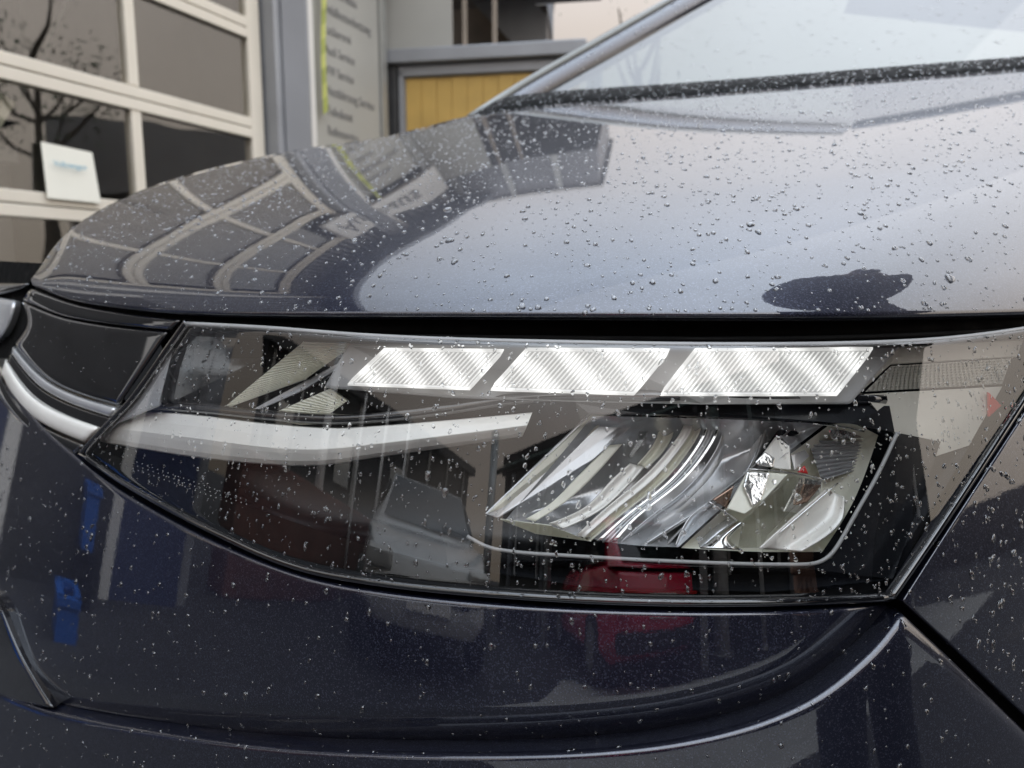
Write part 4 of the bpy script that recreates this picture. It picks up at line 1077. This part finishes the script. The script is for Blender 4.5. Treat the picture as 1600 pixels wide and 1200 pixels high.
for k, (x, y) in enumerate(pl):
    t_ = pl[min(k + 1, 29)] - pl[max(k - 1, 0)]; t_ = t_ / np.linalg.norm(t_); nrm_ = np.array([-t_[1], t_[0]])
    for o_, dd in prof:
        q = np.array([x, y]) + nrm_ * o_
        c = WP(max(x, 800), y)
        dist = np.dot(c - CAM, FW)
        verts.append(P(q[0], q[1], dist + dd))
m = len(prof)
for k in range(29):
    for j in range(m): faces.append((k * m + j, k * m + (j + 1) % m, (k + 1) * m + (j + 1) % m, (k + 1) * m + j))
pillar = mesh_obj('windscreen_pillar', verts, faces, PAINT, car, smooth=True)
SURF['pillar'] = np.array(verts).reshape(-1, m, 3)[:, 1:5]
tubeo('pillar_edge', SURF['pillar'][:, 0], .008, BARB, car)
# black cowl strip right behind the bonnet's rear edge
verts = []; faces = []; i0 = int(np.argmin(abs(PX[-1] - 745)))
cols = list(range(i0, nu))
for i_ in cols:
    x, y, d_ = PX[-1, i_], PY[-1, i_], Dp[-1, i_]; k = min(1, (x - 735) / 50.)
    for oy, dd in ((-20, .10), (-16, .06), (-9, .03), (-2, .014), (5, .012)): verts.append(P(x, y + oy * k, d_ + dd))
for k in range(len(cols) - 1):
    for j in range(4): faces.append((k * 5 + j, (k + 1) * 5 + j, (k + 1) * 5 + j + 1, k * 5 + j + 1))
cowl = mesh_obj('cowl', verts, faces, RUBBER, car, smooth=True)
SURF['cowl'] = np.array(verts).reshape(len(cols), 5, 3)

# ================================================================== rain
def drop_geom(nseg=8, nring=3):
    """unit half-ellipsoid, z up"""
    V = []; Fc = []                      # open below: the foot dips into the skin it sits on
    for j in range(nring):
        ph = (math.pi / 2) * (j / nring) if j else -.35
        for i in range(nseg):
            a = 2 * math.pi * i / nseg; V.append((math.cos(ph) * math.cos(a), math.cos(ph) * math.sin(a), math.sin(ph)))
    V.append((0, 0, 1.0)); top_ = len(V) - 1
    for j in range(nring - 1):
        for i in range(nseg): Fc.append((j * nseg + i, j * nseg + (i + 1) % nseg, (j + 1) * nseg + (i + 1) % nseg, (j + 1) * nseg + i))
    for i in range(nseg): Fc.append(((nring - 1) * nseg + i, (nring - 1) * nseg + (i + 1) % nseg, top_))
    return np.array(V), Fc
DV, DF = drop_geom(); DV2, DF2 = drop_geom(16, 6)
def surf_sampler(Vg):
    du = np.gradient(Vg, axis=1); dv = np.gradient(Vg, axis=0); N = np.cross(du, dv)
    N /= (np.linalg.norm(N, axis=2)[..., None] + 1e-12)
    view = Vg - CAM; flip = np.sign((N * view).sum(-1)); N *= -flip[..., None]
    a = np.linalg.norm(np.cross(Vg[1:, :-1] - Vg[:-1, :-1], Vg[:-1, 1:] - Vg[:-1, :-1]), axis=-1)
    return N, a
def samples(Vg, n, wfun=None):
    N, a = surf_sampler(Vg); w_ = a.copy()
    if wfun is not None: w_ = w_ * wfun(Vg[:-1, :-1])
    w_ = w_.ravel() / w_.sum(); idx = rng.choice(len(w_), n, p=w_); outp = []
    for k in idx:
        j, i = divmod(k, a.shape[1]); s, t = rng.random(2)
        p = (1 - s) * (1 - t) * Vg[j, i] + s * (1 - t) * Vg[j, i + 1] + (1 - s) * t * Vg[j + 1, i] + s * t * Vg[j + 1, i + 1]
        nn = (1 - s) * (1 - t) * N[j, i] + s * (1 - t) * N[j, i + 1] + (1 - s) * t * N[j + 1, i] + s * t * N[j + 1, i + 1]
        outp.append((p, nn / np.linalg.norm(nn)))
    return outp
def basis(n):
    down = np.array([0, 0, -1.]); y = down - n * (down @ n)
    if np.linalg.norm(y) < 1e-3: y = np.array([0, -1., 0])
    y /= np.linalg.norm(y); x = np.cross(y, n); return x, y
def near_weight(Vg):
    d = (Vg - CAM) @ FW
    return 1 / np.clip(d, .3, 3) ** .6
def rain(name, label, specs):
    V = []; Fc = []
    for surf, n, rmin, rmax, stretch, flat in specs:
        for p, nn in samples(SURF[surf], n, near_weight):
            r = rmin * (rmax / rmin) ** (rng.random() ** 2.2); x, y = basis(nn); b0 = len(V)
            st_ = 1 + stretch * rng.random(); ang = rng.normal(0, .4); x2 = x * math.cos(ang) + y * math.sin(ang); y2 = -x * math.sin(ang) + y * math.cos(ang)
            wob = 1 + .22 * rng.normal(size=8)
            for k, v in enumerate(DV):
                ww = wob[k % 8] if k < 24 else 1
                V.append(p + r * (x2 * v[0] * ww + y2 * v[1] * st_ * ww + nn * v[2] * flat))
            Fc.extend([tuple(q + b0 for q in f) for f in DF])
    o = mesh_obj(name, V, Fc, WATER, None, True)
    return tag(o, label, 'rain', None, 'stuff')
rain('rain_drops', 'fine rain drops scattered over the car', [
    ('hood', 9500, .0005, .0021, .35, .68), ('lens', 2300, .0004, .0015, .9, .55), ('bumper', 2600, .0006, .0021, .5, .6),
    ('lower_bumper', 1500, .0006, .0021, .5, .6), ('fender', 3200, .0006, .0021, 1.2, .6), ('grille_bar', 50, .0004, .0010, .4, .5),
    ('cowl', 1500, .0010, .0032, .2, .5), ('pillar', 900, .0010, .0035, .3, .5), ('windscreen', 1500, .0010, .0035, .3, .4)])
# drops gathered along the bonnet edge and the lens' top ledge, runs down the outer lens
V = []; Fc = []
def add_drop(p, nn, r, st_, flat=.5):
    x, y = basis(nn); b0 = len(V)
    for v in DV: V.append(p + r * (x * v[0] + y * v[1] * st_ + nn * v[2] * flat))
    Fc.extend([tuple(q + b0 for q in f) for f in DF])
LV = SURF['lens']; LN, _a = surf_sampler(LV)
for k in range(150):
    i = rng.integers(2, LV.shape[1] - 2); j = rng.integers(0, 4); add_drop(LV[j, i], LN[j, i], .0004 + .0009 * rng.random() ** 2, 1)
for k in range(26):
    i = int(LV.shape[1] * (.84 + .13 * rng.random())); j0 = rng.integers(4, 22)
    for j in range(j0, j0 + rng.integers(3, 12)):
        if rng.random() < .7: add_drop(LV[j, i] + rng.normal(size=3) * .0003, LN[j, i], .0003 + .0004 * rng.random(), 1.5 + 2.5 * rng.random(), .4)
for k in range(90):
    i = rng.integers(3, nu - 3); add_drop(HV[1, i] + (HV[2, i] - HV[1, i]) * rng.random(), surf_sampler(HV[:4])[0][1, i], .0005 + .001 * rng.random() ** 2, 1)
o = mesh_obj('edge_drops', V, Fc, WATER, None, True); tag(o, 'small drops gathered along the lens rim and bonnet edge', 'rain', None, 'stuff')
# larger beads, one object each
def bead_mesh(seed):
    r_ = np.random.default_rng(seed); V = DV2.copy(); a = np.arctan2(V[:, 1], V[:, 0])
    k = 1 + .16 * np.sin(2 * a + r_.random() * 6) * r_.random() + .12 * np.sin(3 * a + r_.random() * 6) + .05 * r_.normal(size=len(V)) * (V[:, 2] < .3)
    V[:, 0] *= k; V[:, 1] *= k * (1 + .35 * r_.random()); V[:, 2] *= .58
    me = bpy.data.meshes.new('rain_bead'); me.from_pydata([tuple(v) for v in V], [], DF2); me.materials.append(WATER)
    me.polygons.foreach_set('use_smooth', [True] * len(me.polygons)); return me
BM = [bead_mesh(k) for k in range(7)]
def beads(surf, n, rmin, rmax, label, group):
    for k, (p, nn) in enumerate(samples(SURF[surf], n, near_weight)):
        o = bpy.data.objects.new('rain_bead', BM[k % 7]); COL.objects.link(o); x, y = basis(nn); r = rmin + (rmax - rmin) * rng.random() ** 2.5
        M4 = Matrix.Identity(4)
        for c_ in range(3):
            M4[c_][0], M4[c_][1], M4[c_][2], M4[c_][3] = float(x[c_] * r), float(y[c_] * r), float(nn[c_] * r), float(p[c_])
        o.matrix_world = M4
        q = p - CAM; dep = q @ FW; px_ = 800 + FPX * (q @ RT) / dep; py_ = 600 - FPX * (q @ UP) / dep
        if not (-30 < px_ < 1630 and -30 < py_ < 1230): bpy.data.objects.remove(o); continue
        size = 'large' if r > rmin + .45 * (rmax - rmin) else ('medium' if r > rmin + .12 * (rmax - rmin) else 'small')
        if surf == 'hood': row = 'at its leading edge' if py_ > 400 else ('halfway up' if py_ > 270 else 'towards the windscreen')
        else: row = 'upper part' if py_ < {'lens': 640, 'bumper': 980, 'fender': 850}[surf] else 'lower part'
        land = ['far left', 'above the wing', 'near first running light', 'near second running light', 'near third running light', 'near the side marker'][sum(px_ > b_ for b_ in (160, 540, 780, 1050, 1370))]
        tag(o, f'{size} rain bead on the {label}, {row}, {land}', 'rain bead', group)
beads('hood', 150, .0017, .0034, 'bonnet', 'large rain beads on the bonnet')
beads('lens', 30, .0011, .0024, 'headlight lens', 'large rain beads on the headlight lens')
beads('bumper', 30, .0011, .0021, 'bumper', 'large rain beads on the bumper')
beads('fender', 22, .0011, .0023, 'fender', 'large rain beads on the fender')
